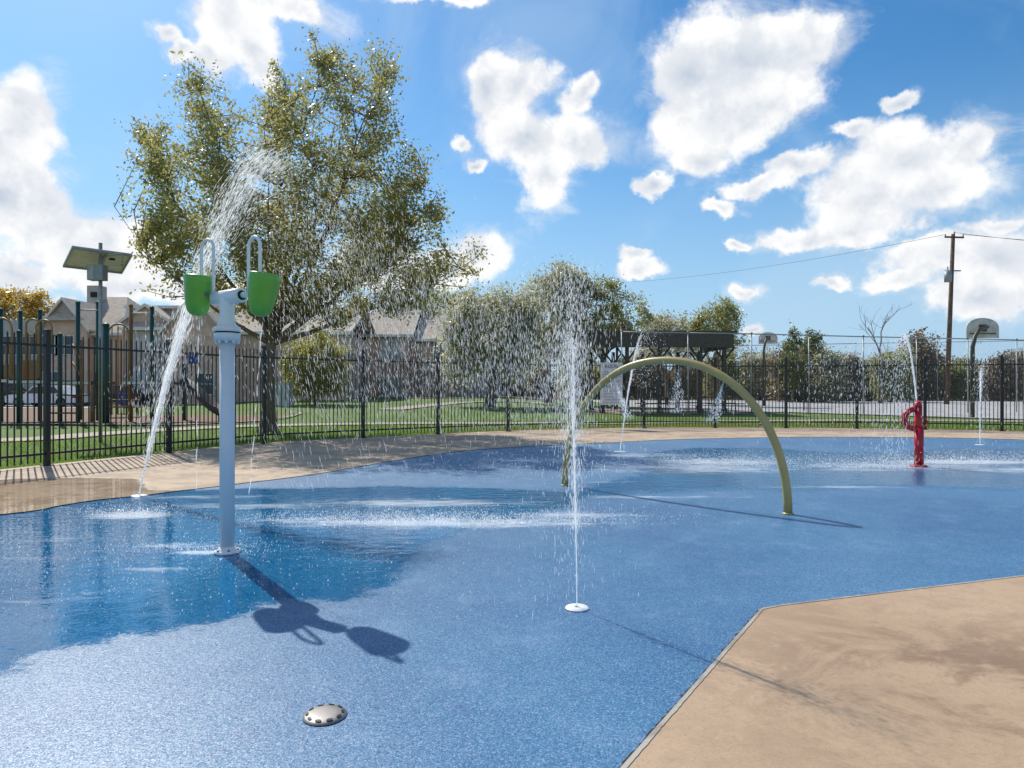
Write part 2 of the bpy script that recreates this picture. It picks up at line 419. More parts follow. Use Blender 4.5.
# lawn / terrain
xs = np.concatenate([np.linspace(-900, -70, 14), np.linspace(-60, 60, 61), np.linspace(70, 900, 14)])
ys = np.concatenate([np.linspace(-200, -10, 6), np.linspace(0, 100, 61), np.linspace(110, 1200, 16)])
X, Y = np.meshgrid(xs, ys); Z = ground_z(X, Y) - .03
struct(grid_obj('lawn', np.stack([X, Y, Z], -1).reshape(-1, 3), len(xs), len(ys), 'lawn'), 'green mown lawn beyond the iron fence')
# pad
nx, ny = 260, 230
X, Y = np.meshgrid(np.linspace(-12, 19, nx), np.linspace(-1.5, 19.5, ny)); 
pad_P = np.stack([X, Y, X * 0], -1).reshape(-1, 3)
# pad is trimmed to lie under the deck
INNER = [(-8.5, -3), (-8.2, 1), (-7.6, 4.0), (-6.9, 5.4)] + [G(*p) for p in [(0, 515), (60, 506), (100, 500), (142, 496), (165, 493), (240, 484), (318, 474), (387, 462), (440, 454), (483, 449.5), (540, 446), (600, 443.3), (680, 439.5), (780, 437.5), (860, 437.2), (940, 438), (1024, 440), (1120, 444)]] + [(15.5, 12), (16.5, 8), (17, 3), (17.2, -3)]
FPOSTS_PX = [(47, 10.95), (169, 13.1), (264, 15.3), (363, 17.0), (438, 18.3), (508, 19.6), (577, 20.6), (644, 21.2), (715, 21.3), (786, 21.2), (857, 20.9), (925, 20.4), (1002, 19.7), (1085, 18.9)]
FP = [(-9.2, 6.6), (-8.3, 8.8)] + [(PX(a, b), b) for a, b in FPOSTS_PX] + [(17.9, 17.4), (19.0, 15.3)]
def arclen(poly):
    p = np.array(poly); d = np.r_[0, np.cumsum(np.hypot(*np.diff(p, axis=0).T))]; return p, d
def catmull(poly, n):
    p = np.array(poly, float); m = len(p); out = []
    for i in range(m - 1):
        p0, p1, p2, p3 = p[max(i - 1, 0)], p[i], p[i + 1], p[min(i + 2, m - 1)]
        for k in range(n):
            t = k / n; out.append(.5 * ((2 * p1) + (-p0 + p2) * t + (2 * p0 - 5 * p1 + 4 * p2 - p3) * t * t + (-p0 + 3 * p1 - 3 * p2 + p3) * t ** 3))
    out.append(p[-1]); return np.array(out)
inner_s = catmull(INNER, 10)
outer_c = catmull([(-12, -3), (-10.8, 2)] + FP + [(21, 11), (22, 5), (22.3, -3)], 10)
def offset(poly, d):
    t = np.gradient(poly, axis=0); n = np.stack([-t[:, 1], t[:, 0]], -1); n /= np.hypot(n[:, 0], n[:, 1])[:, None] + 1e-9
    return poly + n * d
outer_o = offset(outer_c, .14)
# nearest-direction correspondence through an angular sweep around the pad middle
cx, cy = 2.5, 7.0
def by_angle(poly, angs):
    a = np.unwrap(np.arctan2(poly[:, 1] - cy, poly[:, 0] - cx)); o = np.argsort(a)
    return np.stack([np.interp(angs, a[o], poly[o, 0]), np.interp(angs, a[o], poly[o, 1])], -1)
def norm_ang(poly):
    a = np.arctan2(poly[:, 1] - cy, poly[:, 0] - cx); return np.where(a < -PI / 2, a + 2 * PI, a)
def byang(poly, angs):
    a = norm_ang(poly); o = np.argsort(a)
    return np.stack([np.interp(angs, a[o], poly[o, 0]), np.interp(angs, a[o], poly[o, 1])], -1)
angs = np.linspace(-.62, PI + .7, 420)
IN, OUT = byang(inner_s, angs), byang(outer_o, angs)
rows = 24; D = []
for k in range(rows):
    t = k / (rows - 1); q = IN * (1 - t) + OUT * t; D.append(np.c_[q, np.full(len(q), .008)])
struct(grid_obj('concrete_deck', np.concatenate(D), len(angs), rows, 'tan_deck_concrete', wet=True), 'tan concrete walk curving round the far side of the splash pad')
# clip the pad grid: pull vertices beyond the pad edge back to just under the deck
def clip_pad(P):
    a = np.arctan2(P[:, 1] - cy, P[:, 0] - cx); a = np.where(a < -PI / 2, a + 2 * PI, a)
    ai = norm_ang(inner_s); o = np.argsort(ai)
    ri = np.hypot(inner_s[o, 0] - cx, inner_s[o, 1] - cy)
    lim = np.interp(a, ai[o], ri, left=1e3, right=1e3) + .25
    r = np.hypot(P[:, 0] - cx, P[:, 1] - cy); s = np.where(r > lim, lim / r, 1)
    q = P.copy(); q[:, 0] = cx + (P[:, 0] - cx) * s; q[:, 1] = cy + (P[:, 1] - cy) * s; return q
struct(grid_obj('splash_pad', clip_pad(pad_P), nx, ny, 'splash_pad_rubber', wet=True, foam_sheen=True), 'blue rubber splash pad surface, wet and shining on the left')
# near slab
near = [(.372, 2.247), (1.385, 3.81), (1.52, 3.875), (3.37, 4.49), (9.5, 6.5), (9.5, -3), (-3.2, -3.2), (-1.9, -1.26)]
mb = MB(); mb.prism([(x, y, -.02) for x, y in near], (0, 0, .04)); struct(mb.build('concrete_slab', 'near_slab_concrete'), 'tan concrete slab corner in the right foreground')
mb = MB()
def strip(mb, pts, w, z, h=.002, wob=0):
    p = np.array(pts, float); t = np.gradient(p, axis=0); n = np.stack([-t[:, 1], t[:, 0]], -1); n /= np.hypot(n[:, 0], n[:, 1])[:, None]
    ws = w / 2 * (1 + wob * rng.normal(size=len(p)))
    L = p + n * ws[:, None]; R = p - n * ws[:, None]; N = len(p)
    zs = z if hasattr(z, '__len__') else [z] * N
    vs = [(*L[i], zs[i]) for i in range(N)] + [(*R[i], zs[i]) for i in range(N)]
    mb.add(vs, [(i, i + 1, N + i + 1, N + i) for i in range(N - 1)])
e = np.array([(-1.9, -1.26), (.372, 2.247), (1.385, 3.81), (1.52, 3.875), (3.37, 4.49), (9.5, 6.5)])
def resample(p, step):
    p, d = arclen(p); s = np.arange(0, d[-1], step); return np.stack([np.interp(s, d, p[:, 0]), np.interp(s, d, p[:, 1])], -1)
strip(mb, resample(e, .02) + np.array([.010, -.008]), .016, .0225, wob=.12); struct(mb.build('slab_edging', 'edge_concrete'), 'pale worn edge strip of the near concrete slab')
mb = MB(); strip(mb, resample(e, .02) + np.array([-.006, .006]), .014, .004, wob=.5); struct(mb.build('expansion_gap', 'dark_hole'), 'thin dark gap between slab and blue pad')
# paths and beds behind the fence
def draped(name, pts, w, mat, z=.004, label=None):
    p = catmull(pts, 8); mb = MB(); strip(mb, p, w, [float(ground_z(a, b)) + z for a, b in p]); return struct(mb.build(name, mat), label)
draped('path', [(-18, 16.2), G(0, 440), G(110, 433), G(230, 426.5), G(340, 424), G(440, 423), G(600, 423), (8, 25.5), (14, 26.5), (24, 25.0)], 1.3, 'path_concrete', label='pale concrete path running along outside the fence')
draped('path', [(-6.5, 36), (-3, 45), (2, 47), (5.5, 38), (9, 36), (14, 36)], 1.6, 'path_concrete', .006, 'pale concrete path crossing the lawn to the pavilion')
draped('path', [(-12, 52), (-4, 53.5), (-1.5, 60)], 1.5, 'path_concrete', .006, 'short pale path by the far brick apartment block')
def flat(name, pts, mat, z, label):
    mb = MB(); mb.add([(x, y, z) for x, y in pts], [tuple(range(len(pts)))]); return struct(mb.build(name, mat), label)
flat('mulch_bed', [(-40, 23.0), G(0, 424.5), G(100, 425), G(180, 425), G(262, 421), G(299, 414.5), (-12, 36.5), (-19, 43), (-40, 43)], 'mulch', .006, 'reddish mulch bed under the playground')
flat('parking_lot', [(-60, 43.2), (-15, 43.2), (-15, 50.5), (-60, 50.5)], 'court_concrete', .004, 'grey parking lot behind the playground')
flat('basketball_court', [G(1150, 423.5), G(860, 414.5), G(700, 409.5), G(560, 404.5), (-2, 66), (4, 73), (55, 62), (50, 40)], 'court_concrete', .012, 'pale grey basketball court slab')
flat('pavilion_slab', [(3.4, 33), (11.6, 33), (11.6, 39.5), (3.4, 39.5)], 'path_concrete', .012, 'concrete floor under the pavilion')
mb = MB(); strip(mb, catmull([(-40, 22.9), G(0, 424.9), G(100, 425.4), G(180, 425.4), G(262, 421.3), G(300, 414.4), (-12, 36.6)], 8), .14, .05); struct(mb.build('bed_kerb', 'edge_concrete'), 'low kerb edging the playground mulch bed')

# ------------------------------------------------------------------ iron fence
fence = empty('iron_fence', (FP[0][0], FP[0][1], 0), 'long black iron picket fence curving round behind the splash pad', 'fence')
for i, (x, y) in enumerate(FP):
    mb = MB(); a = math.atan2(FP[min(i + 1, len(FP) - 1)][1] - FP[max(i - 1, 0)][1], FP[min(i + 1, len(FP) - 1)][0] - FP[max(i - 1, 0)][0])
    mb.box((x, y, 1.07), (.075, .075, 2.18), a); mb.box((x, y, 2.17), (.09, .09, .02), a)
    mb.add([(x + sx * .045, y + sy * .045, 2.18) for sx, sy in ((-1, -1), (1, -1), (1, 1), (-1, 1))] + [(x, y, 2.215)], [(0, 1, 4), (1, 2, 4), (2, 3, 4), (3, 0, 4)])
    mb.box((x, y, .015), (.14, .14, .012), a)
    mb.build('post', 'black_iron', fence)
for i in range(len(FP) - 1):
    a, b = np.array(FP[i]), np.array(FP[i + 1]); L = np.hypot(*(b - a)); an = math.atan2(b[1] - a[1], b[0] - a[0]); c = (a + b) / 2
    mb = MB()
    n = int(round(L / .102))
    for k in range(1, n):
        p = a + (b - a) * k / n; tl = rnd.gauss(0, .002)
        mb.box((p[0], p[1], 1.075), (.017, .017, 2.03), an)
        mb.add([(p[0] + math.cos(an + g) * .012, p[1] + math.sin(an + g) * .012, 2.09) for g in (PI / 4, 3 * PI / 4, 5 * PI / 4, 7 * PI / 4)] + [(p[0], p[1], 2.125)], [(0, 1, 4), (1, 2, 4), (2, 3, 4), (3, 0, 4)])
    mb.build('picket_panel', 'black_iron', fence)
    for z in (1.93, .20):
        mb = MB(); mb.box((c[0], c[1], z), (L - .078, .036, .036), an); mb.build('rail', 'black_iron', fence)

# ------------------------------------------------------------------ bucket feature
SUN = Vector((-.577, .80, 1.0)).normalized()
bx, by = -2.16, 5.18
bk = empty('bucket_feature', (bx, by, 0), 'white pole carrying two green tipping buckets, standing on the blue pad', 'water feature')
mb = MB(); mb.tube([(bx, by, .03), (bx, by, 1.60)], .054, 32); mb.build('pole', 'pale_blue_paint', bk)
mb = MB(); mb.lathe([(0, .0), (.095, 0), (.098, .012), (.09, .022), (.062, .03), (.056, .05), (0, .05)], (bx, by, .002), 32)
fl = mb.build('base_flange', 'white_paint', bk)
mb = MB()
for k in range(6): mb = MB(); mb.tube([(bx + .08 * math.cos(k * PI / 3), by + .08 * math.sin(k * PI / 3), .02), (bx + .08 * math.cos(k * PI / 3), by + .08 * math.sin(k * PI / 3), .036)], .009, 6); mb.build('bolt', 'stainless', fl)
mb = MB(); mb.lathe([(.056, 1.60), (.094, 1.61), (.096, 1.66), (.09, 1.665)], (bx, by, 0), 32)
for k in range(10):
    a = k * PI / 5; mb.tube([(bx + .08 * math.cos(a), by + .08 * math.sin(a), 1.585), (bx + .08 * math.cos(a), by + .08 * math.sin(a), 1.612)], .011, 6)
mb.build('collar', 'pale_blue_paint', bk)
mb = MB(); mb.lathe([(.08, 1.662), (.088, 1.668), (.088, 1.672), (.08, 1.676)], (bx, by, 0), 32); mb.build('gasket', 'dark_hole', bk)
mb = MB(); mb.lathe([(.09, 1.676), (.096, 1.68), (.096, 1.71), (.072, 1.722), (.058, 1.745), (.054, 1.78), (.054, 1.93)], (bx, by, 0), 32); mb.build('neck', 'white_paint', bk)
A0 = Vector((-2.37, 5.30, 1.955)); A1 = Vector((-1.79, 4.93, 1.965))
ax = (A1 - A0).normalized(); mid = (A0 + A1) / 2
hc = Vector((bx + .01, by, 1.94))
mb = MB(); mb.tube([hc - ax * .16, hc - ax * .155, hc + ax * .155, hc + ax * .16], [.048, .055, .055, .048], 28); hub = mb.build('cross_hub', 'white_paint', bk)
mb = MB(); mb.tube([hc + ax * .1605, hc + ax * .167], .036, 20); mb.build('port_ring', 'dark_hole', hub)
mb = MB(); mb.tube([hc + ax * .1675, hc + ax * .20], .022, 14); mb.build('axle', 'white_paint', hub)
mb = MB(); mb.tube([hc - ax * .1605, hc - ax * .20], .022, 14); mb.build('axle', 'white_paint', hub)
def bucket(c, tilt, sgn):
    # cup: wide rim, rounded bottom; axis tilted in the image plane
    prof_o = [(0.001, -.17), (.035, -.167), (.062, -.152), (.082, -.125), (.094, -.085), (.104, -.03), (.112, .04), (.119, .10), (.122, .145)]
    prof_i = [(.115, .145), (.112, .10), (.104, .03), (.097, -.03), (.086, -.085), (.07, -.13), (.04, -.155), (.001, -.16)]
    M = Matrix.Rotation(tilt, 3, 'Y')
    mb = MB(); mb.lathe([(r_ * .93, z_ * .97) for r_, z_ in prof_o + [(.1185, .149)] + prof_i], c, 36, M); b = mb.build('bucket', 'green_plastic', bk)
    mb = MB(); mb.tube([Vector(c) + ax * .095 * -sgn, Vector(c) + ax * .112 * -sgn], .016, 12); mb.build('pivot_bolt', 'stainless', b)
    return b
lb = Vector((PX(198.5, 5.28), 5.28, PZ(295, 5.28))); rb = Vector((PX(262.5, 4.95), 4.95, PZ(294, 4.95)))
bucket(lb, math.radians(4), -1); bucket(rb, math.radians(8), 1)
def loop(x0, x1, ytop, yl, yr, Yd, d2):
    # hooped feed pipe, pixel columns at depth Yd / d2
    a = Vector(P3(x0, yl, Yd)); b = Vector(P3(x1, yr, d2)); top = PZ(ytop, (Yd + d2) / 2); r = (b - a); r.z = 0; R = r.length / 2; r.normalize()
    c = (a + b) / 2; zt = top - R
    pts = [a, Vector((a.x, a.y, (a.z + zt) / 2))] + [Vector((c.x, c.y, zt)) - r * R * math.cos(t) + Vector((0, 0, R * math.sin(t))) for t in np.linspace(0, PI, 15)] + [Vector((b.x, b.y, (b.z + zt) / 2)), b]
    mb = MB(); mb.tube(pts, .0125, 12); mb.build('feed_pipe', 'white_paint', bk)
loop(201.5, 213.5, 240, 288, 294, 5.28, 5.22)
loop(248.5, 260, 237, 294, 288, 5.06, 4.97)

# ------------------------------------------------------------------ arch
aL = Vector((*G(565, 485.5), 0)); aR = Vector((*G(788, 514), 0))
ar = empty('spray_arch', ((aL + aR) / 2), 'tan painted tube arch spanning the wet blue pad', 'water arch')
cc = (aL + aR) / 2; hv = (aR - aL) / 2; Rr = hv.length
pts = []
for t in np.linspace(0, PI, 49):
    e_ = 1 / 1.06; cs = math.copysign(abs(math.cos(t)) ** e_, math.cos(t)); sn = math.sin(t) ** e_
    pts.append(cc - hv * cs + Vector((0, 0, 1.565 * sn + .0)))
mb = MB(); mb.tube(pts, .0425, 24); arch = mb.build('arch_tube', 'tan_tube_paint', ar)
for q in (aL, aR):
    mb = MB(); mb.lathe([(0.044, .0), (.058, 0), (.058, .006), (.048, .010), (.044, .016)], q + Vector((0, 0, .002)), 24); mb.build('base_flange', 'tan_tube_paint', ar)
for k in (9, 15, 21, 27, 33, 39):
    p = pts[k]; n_ = (cc + Vector((0, 0, .4)) - p).normalized()
    mb = MB(); mb.tube([p + n_ * .046, p + n_ * .062], .012, 10); mb.build('spray_nozzle', 'stainless', ar)

# ------------------------------------------------------------------ red post
rx_, ry_ = G(919, 466.5)
rp = empty('red_spray_post', (rx_, ry_, 0), 'red metal spray post with a curved red handle on the far side of the pad', 'spray post')
zt = PZ(404, ry_)
mb = MB(); mb.tube([(rx_, ry_, .02), (rx_, ry_, .62)], .068, 24); mb.tube([(rx_, ry_, .60), (rx_ - .01, ry_, .66), (rx_ - .01, ry_, zt - .05)], [.068, .055, .055], 24); mb.build('post', 'red_paint', rp)
mb = MB(); mb.lathe([(0, .0), (.13, 0), (.13, .02), (.07, .024), (.0, .024)], (rx_, ry_, .003), 24); mb.build('base_flange', 'red_paint', rp)
mb = MB(); mb.tube([(rx_ - .01, ry_, zt - .055), (rx_ - .015, ry_, zt), (rx_ - .03, ry_, zt + .04)], [.06, .055, .035], 20); mb.build('nozzle_head', 'red_paint', rp)
cz = PZ(419, ry_)
mb = MB(); mb.tube([(rx_ - .03 - .20 * max(math.sin(t), 0) ** .75, ry_, cz + .155 * math.cos(t)) for t in np.linspace(0, PI, 20)], .044, 16); mb.build('handle', 'red_paint', rp)
mb = MB(); mb.tube([(rx_ + .05 + .10 * math.sin(t), ry_ + .02, cz - .06 + .075 * math.cos(t)) for t in np.linspace(0, PI, 14)], .011, 10); mb.build('hand_ring', 'red_paint', rp)

# ------------------------------------------------------------------ ground fittings
def nozzle_plate(px, py, r, label):
    x, y = G(px, py); t = empty('ground_nozzle', (x, y, 0), label, 'ground nozzle', 'ground nozzles set in the blue pad')
    mb = MB(); mb.lathe([(.012, .008), (r * .5, .009), (r * .92, .007), (r, .001)], (x, y, .003), 32); mb.build('cover_plate', 'nozzle_white', t)
    mb = MB(); mb.lathe([(.001, .006), (.011, .006), (.013, .010), (.013, .002)], (x, y, .003), 16); mb.build('nozzle_hole', 'stainless', t)
    return x, y
nz1 = nozzle_plate(577, 608.5, .068, 'white round ground nozzle nearest the camera, under the tall vertical jet')
nz2 = nozzle_plate(620, 452, .12, 'white ground nozzle beyond the arch under the thin slanting jet')
nz3 = nozzle_plate(980, 445, .10, 'white ground nozzle at the right edge beyond the red post')
nz4 = nozzle_plate(139, 496, .09, 'white ground nozzle at the left pad edge under the biggest jet')
dx, dy = G(325, 716)
dr = empty('drain_cap', (dx, dy, 0), 'domed stainless drain cap with slots in the blue foreground', 'drain cap')
mb = MB(); n = 48; R0 = .083
prof = [(.083, .001), (.080, .005), (.072, .009), (.058, .0125), (.04, .0145), (.02, .0155), (.0, .0157)]
mb.lathe(prof, (dx, dy, .002), n); mb.build('dome', 'stainless', dr)
for k in range(10):
    a = k * 2 * PI / 10 + .2; mb = MB()
    c = Vector((dx + .066 * math.cos(a), dy + .066 * math.sin(a), .0135)); Mr = Matrix.Rotation(a, 3, 'Z') @ Matrix.Rotation(math.radians(15), 3, 'Y')
    p8 = [c + Mr @ Vector((.0062 * math.cos(t), .0125 * math.sin(t), .0006)) for t in np.linspace(0, 2 * PI, 12, endpoint=False)]
    mb.prism(p8, Mr @ Vector((0, 0, .0012))); mb.build('slot', 'dark_hole', dr)

# ------------------------------------------------------------------ water
def drops(P, Vd, L, r):
    """elongated drops: P centres (N,3), Vd directions, L half lengths, r radii -> triangle faces"""
    N = len(P); Vd = Vd / (np.linalg.norm(Vd, axis=1)[:, None] + 1e-9)
    ref = np.tile([1., 0, 0], (N, 1)) ; u = np.cross(Vd, ref + rng.normal(size=(N, 3)) * .05); u /= np.linalg.norm(u, axis=1)[:, None] + 1e-9
    w = np.cross(Vd, u); T = P + Vd * L[:, None]; B = P - Vd * L[:, None]
    ring = [P + (u * math.cos(a) + w * math.sin(a)) * r[:, None] for a in (0, 2 * PI / 3, 4 * PI / 3)]
    fs = []
    for k in range(3):
        a, b = ring[k], ring[(k + 1) % 3]; fs.append(np.stack([a, b, T], 1)); fs.append(np.stack([b, a, B], 1))
    return np.concatenate(fs)
def make_jet(name, label, start, v0, dist_t, n, spread, seed, rs=.006, fall=0, streams=3, loc=None, tmax=None, rdrop=.0028, fallspread=(0, 0), tube_t=.5, droplen=.016, group=None, spread_pow=1.3, drift=(0, 0)):
    R = np.random.default_rng(seed); s = np.array(start, float); v = np.array(v0, float); g = np.array([0, 0, -9.81])
    root = empty(name, (s[0], s[1], 0), label, 'water jet', group)
    off = (s[0], s[1], 0)
    mb = MB()
    for k in range(streams):
        vv = v * (1 + R.normal() * .012) + R.normal(size=3) * spread * .18 * np.linalg.norm(v) * (0 if k == 0 else 1)
        ts = np.linspace(0, tube_t * (1 if k == 0 else R.uniform(.6, 1.1)), 40)
        p = s + vv * ts[:, None] + .5 * g * ts[:, None] ** 2
        p[1:, :2] += np.cumsum(R.normal(size=(39, 2)) * .0007, axis=0)
        rad = rs * (1 + .8 * ts / ts[-1]) * (1 + .35 * R.normal(size=40).clip(-1.5, 1.5)); rad = rad.clip(rs * .4, None) * (1 if k == 0 else .55); rad[-1] = .0008; rad[-6:] *= np.linspace(.9, .2, 6)
        mb.tube(p, rad, 6)
    mb.build('stream', 'water_stream', root)
    t = dist_t * R.uniform(0.02, 1, n) ** .8
    if tmax: t = t.clip(0, tmax)
    sp = spread * np.linalg.norm(v) * (t / dist_t) ** spread_pow
    vel = v + R.normal(size=(n, 3)) * sp[:, None] * np.array([1, 1, .45])
    # drag: outer drops slow, fall more steeply
    drag = 1 / (1 + R.exponential(.25, n) * (t / dist_t) ** 1.5 * 1.0)
    P = s + vel * (t * drag)[:, None] + .5 * g * (t ** 2)[:, None] * np.array([1, 1, 1])
    P[:, 0] += drift[0] * (t / dist_t) ** 2 * R.uniform(.0, 1, n); P[:, 1] += drift[1] * (t / dist_t) ** 2
    Vn = vel * drag[:, None] + g * t[:, None]; ok = P[:, 2] > .02
    P, Vn = P[ok], Vn[ok]; m = len(P); spd = np.linalg.norm(Vn, axis=1).clip(.5, 8)
    Fq = drops(P, Vn + R.normal(size=(m, 3)) * .3, droplen * R.uniform(.35, 1.25, m) * (spd / 4).clip(.5, 1.6), rdrop * R.lognormal(0, .35, m))
    d = quads_obj('droplets', Fq, 'water_drops', root, 3, off=off); tag(d, kind='stuff')
    return root, off
def add_rain(root, off, P, r, L, mat='water_drops', name='falling_drops', R=rng, dirn=(0, 0, -1)):
    m = len(P); Vn = np.tile(dirn, (m, 1)) + R.normal(size=(m, 3)) * .12
    d = quads_obj(name, drops(P, Vn, L * R.uniform(.4, 1.3, m), r * R.lognormal(0, .35, m)), mat, root, 3, off=off); tag(d, kind='stuff'); return d

# tall vertical jet, nearest
def vjet(h): return math.sqrt(2 * 9.81 * h)
R1 = np.random.default_rng(3)
r1, o1 = make_jet('water_jet', 'tall vertical water jet rising from the nearest ground nozzle and breaking into drops', (nz1[0], nz1[1], .012), (-.08, .02, vjet(1.95)), 1.2, 1300, .03, 5, .0036, streams=3, tube_t=.34, group='water jets on the splash pad', rdrop=.0013, droplen=.018)
# plume of falling drops round the top of the jet
n = 2300; P = np.c_[R1.normal(-.04, .075, n), R1.normal(.05, .09, n), 2.0 - np.abs(R1.gamma(2.2, .27, n))]
q = R1.uniform(size=n) < .35; P[q, :2] += R1.normal(size=(q.sum(), 2)) * .22; P[:, :2] *= (.35 + .65 * np.clip(P[:, 2:3] / 1.6, 0, 1))
P[:, 0] += nz1[0]; P[:, 1] += nz1[1]; P = P[P[:, 2] > .05]; add_rain(r1, o1, P, .0013, .018, R=R1)
n = 700; P = np.c_[R1.normal(size=(n, 2)) * .022, R1.uniform(.45, 1.55, n)]; P[:, :2] *= (.4 + P[:, 2:3]); P[:, 0] += nz1[0] - .02 * P[:, 2]; P[:, 1] += nz1[1]; add_rain(r1, o1, P, .0016, .024, R=R1, name='stem_drops')
# biggest jet from the left edge, leaning right, throwing a veil of drops to the right
s4 = np.array([nz4[0], nz4[1], .015]); pk = np.array(P3(292, 150, 8.3)); tt = math.sqrt(2 * (pk[2] - s4[2]) / 9.81)
v4 = np.array([(pk[0] - s4[0]) / tt, (pk[1] - s4[1]) / tt, 9.81 * tt])
r4, o4 = make_jet('water_jet', 'biggest water jet, slanting up from the left pad edge past the green buckets', s4, v4, 1.42, 4500, .05, 9, .008, streams=9, tube_t=.36, group='water jets on the splash pad', rdrop=.0026, droplen=.038, spread_pow=1.0, tmax=2.0, drift=(1.0, 0))
R4 = np.random.default_rng(21)
n = 3000; t = R4.uniform(.05, .86, n) * tt; g_ = np.array([0, 0, -9.81]); P = s4 + (v4 + R4.normal(size=(n, 3)) * np.array([.14, .2, .10])) * t[:, None] + .5 * g_ * (t ** 2)[:, None]; Vn = v4 + g_ * t[:, None]
P += R4.normal(size=(n, 3)) * (.012 + .05 * (t / tt) ** 2)[:, None]
d = quads_obj('dense_drops', drops(P, Vn, 0.05 * R4.uniform(.2, 1.5, n), .0030 * R4.lognormal(0, .35, n)), 'water_drops', r4, 3, off=o4); tag(d, kind='stuff')
n = 8200
px = R4.uniform(0, 1, n) ** 1.0; cxp = 285 + 300 * px; top = 160 + 190 * px ** .8 + R4.normal(size=n) * 14
yy = top + (445 - top) * R4.beta(1.1, 1.7, n); Yd = R4.uniform(7.2, 10.5, n)
P = np.stack([(cxp - 512) / F * 8.6 + R4.normal(size=n) * .2, Yd, (CH + (HZ - yy) / F * 8.6).clip(.03, None)], -1)
add_rain(r4, o4, P, .0023, .038, R=R4, dirn=(.06, 0, -1))
# fine drops beside the left fall
n = 900; t = R4.uniform(0, 1, n); P = np.array(P3(198, 318, 7.4)) * (1 - t)[:, None] + np.array(P3(165, 420, 7.9)) * t[:, None] + R4.normal(size=(n, 3)) * np.array([.16, .15, .2])
P[:, 0] -= .15; add_rain(r4, o4, P, .0022, .035, R=R4)
make_jet('water_jet', 'thin slanting water jet behind the arch, leaning right', (nz2[0], nz2[1], .012), (.95 * .9, -.0, vjet(2.55)), .95, 1000, .022, 14, .010, streams=3, tube_t=.5, group='water jets on the splash pad', rdrop=.004, droplen=.03)
make_jet('water_jet', 'short upright water jet at the right edge beyond the red post', (nz3[0], nz3[1], .012), (.05, 0, vjet(1.80)), .85, 1000, .03, 15, .008, streams=4, tube_t=.5, group='water jets on the splash pad', rdrop=.0042, droplen=.035)
rj, oj = make_jet('water_jet', 'water arc spouting up from the red post and curling to its left', (rx_ - .04, ry_, zt + .05), (-.40, .05, vjet(1.05)), 1.15, 1500, .05, 16, .011, streams=5, tube_t=.5, group='water jets on the splash pad', rdrop=.0038, droplen=.035)
n = 1100; Rj = np.random.default_rng(8); P = np.c_[rx_ - .15 - Rj.gamma(2.2, .42, n), ry_ + Rj.normal(size=n) * .5, 2.1 - Rj.gamma(2, .5, n)]; P = P[P[:, 2] > .05]; add_rain(rj, oj, P, .0036, .03, R=Rj)
n = 380; P = np.c_[rx_ + Rj.normal(1.2, .8, n), ry_ + Rj.normal(size=n) * .5, Rj.uniform(.05, 1.9, n)]; add_rain(rj, oj, P, .0034, .026, R=Rj)
# spouts pouring from the buckets
def pour(px, y0, y1, Y, x1, label):
    a = np.array(P3(px, y0, Y)); b = np.array(P3(x1, y1, Y)); root = empty('water_trickle', (a[0], a[1], 0), label, 'water trickle')
    ts = np.linspace(0, 1, 60); p = a + (b - a) * ts[:, None]; p[:, 0] += .004 * np.sin(ts * 30); mb = MB()
    k = 0
    while k < 56:
        m = rnd.randint(3, 8); q = p[k:k + m]
        if len(q) > 2: mb.tube(q, [.0012] + [rnd.uniform(.0028, .005) for _ in q[1:-1]] + [.0008], 6)
        k += m + (0 if k < 20 else rnd.randint(0, 2))
    mb.build('trickle_stream', 'water_stream', root)
pour(199, 316, 500, 5.25, 196, 'thin trickle of water falling from the left green bucket')
pour(263, 312, 498, 4.95, 249, 'thin trickle of water falling from the right green bucket')
# arch sprays
Ra = np.random.default_rng(5)
sp_root = None
for k, (px, py, x1, y1, w) in enumerate([(678, 366, 676, 412, .11), (724, 382, 712, 422, .09), (616, 384, 628, 418, .08), (776, 458, 768, 470, .05)][:3]):
    j = (21, 33, 15)[k]; a = np.array(pts[j])
    jj = [i for i in range(49)]
    best = min(jj, key=lambda i: abs(512 + F * pts[i].x / pts[i].y - px)); a = np.array(pts[best]) + np.array([0, 0, -.05]); b = np.array(P3(x1, y1, a[1]))
    n = 420; t = Ra.uniform(0, 1, n) ** .6; P = a + (b - a) * t[:, None] + Ra.normal(size=(n, 3)) * (w * .55 * t)[:, None] * np.array([1, 1, .3])
    root = empty('arch_spray', tuple(a), ['fan of fine spray falling from the top of the tan arch', 'fan of fine spray from the right shoulder of the tan arch', 'fan of fine spray from the left shoulder of the tan arch beside the sign'][k], 'water spray', 'sprays under the tan arch')
    d = b - a; add_rain(root, tuple(a), P, .0022, .014, 'water_spray', 'spray_drops', Ra, tuple(d / np.linalg.norm(d)))
# splashes: crowns of drops where water lands
def splash(px, py, rx, ry, h, n, label, seed, r=.003):
    x, y = G(px, py); Rq = np.random.default_rng(seed)
    P = np.c_[x + Rq.normal(size=n) * rx, y + Rq.normal(size=n) * ry, .01 + Rq.exponential(h, n)]
    o = quads_obj('water_splash', drops(P, Rq.normal(size=(n, 3)) * .4 + [0, 0, 1], .007 * Rq.uniform(.4, 1.5, n), r * Rq.lognormal(0, .4, n)), 'water_drops', None, 3)
    tag(o, label, None, None, 'stuff')
splash(430, 522, 1.0, .16, .035, 5200, 'splashing drops on the pad left of the arch', 31)
splash(715, 462, 1.3, .5, .05, 3500, 'splashing drops under the tan arch', 32, .0045)
splash(860, 468, .8, .2, .05, 1500, 'splashing drops left of the red post', 33, .0045)
splash(965, 462, 1.1, .3, .06, 2400, 'splashing drops right of the red post', 34, .005)
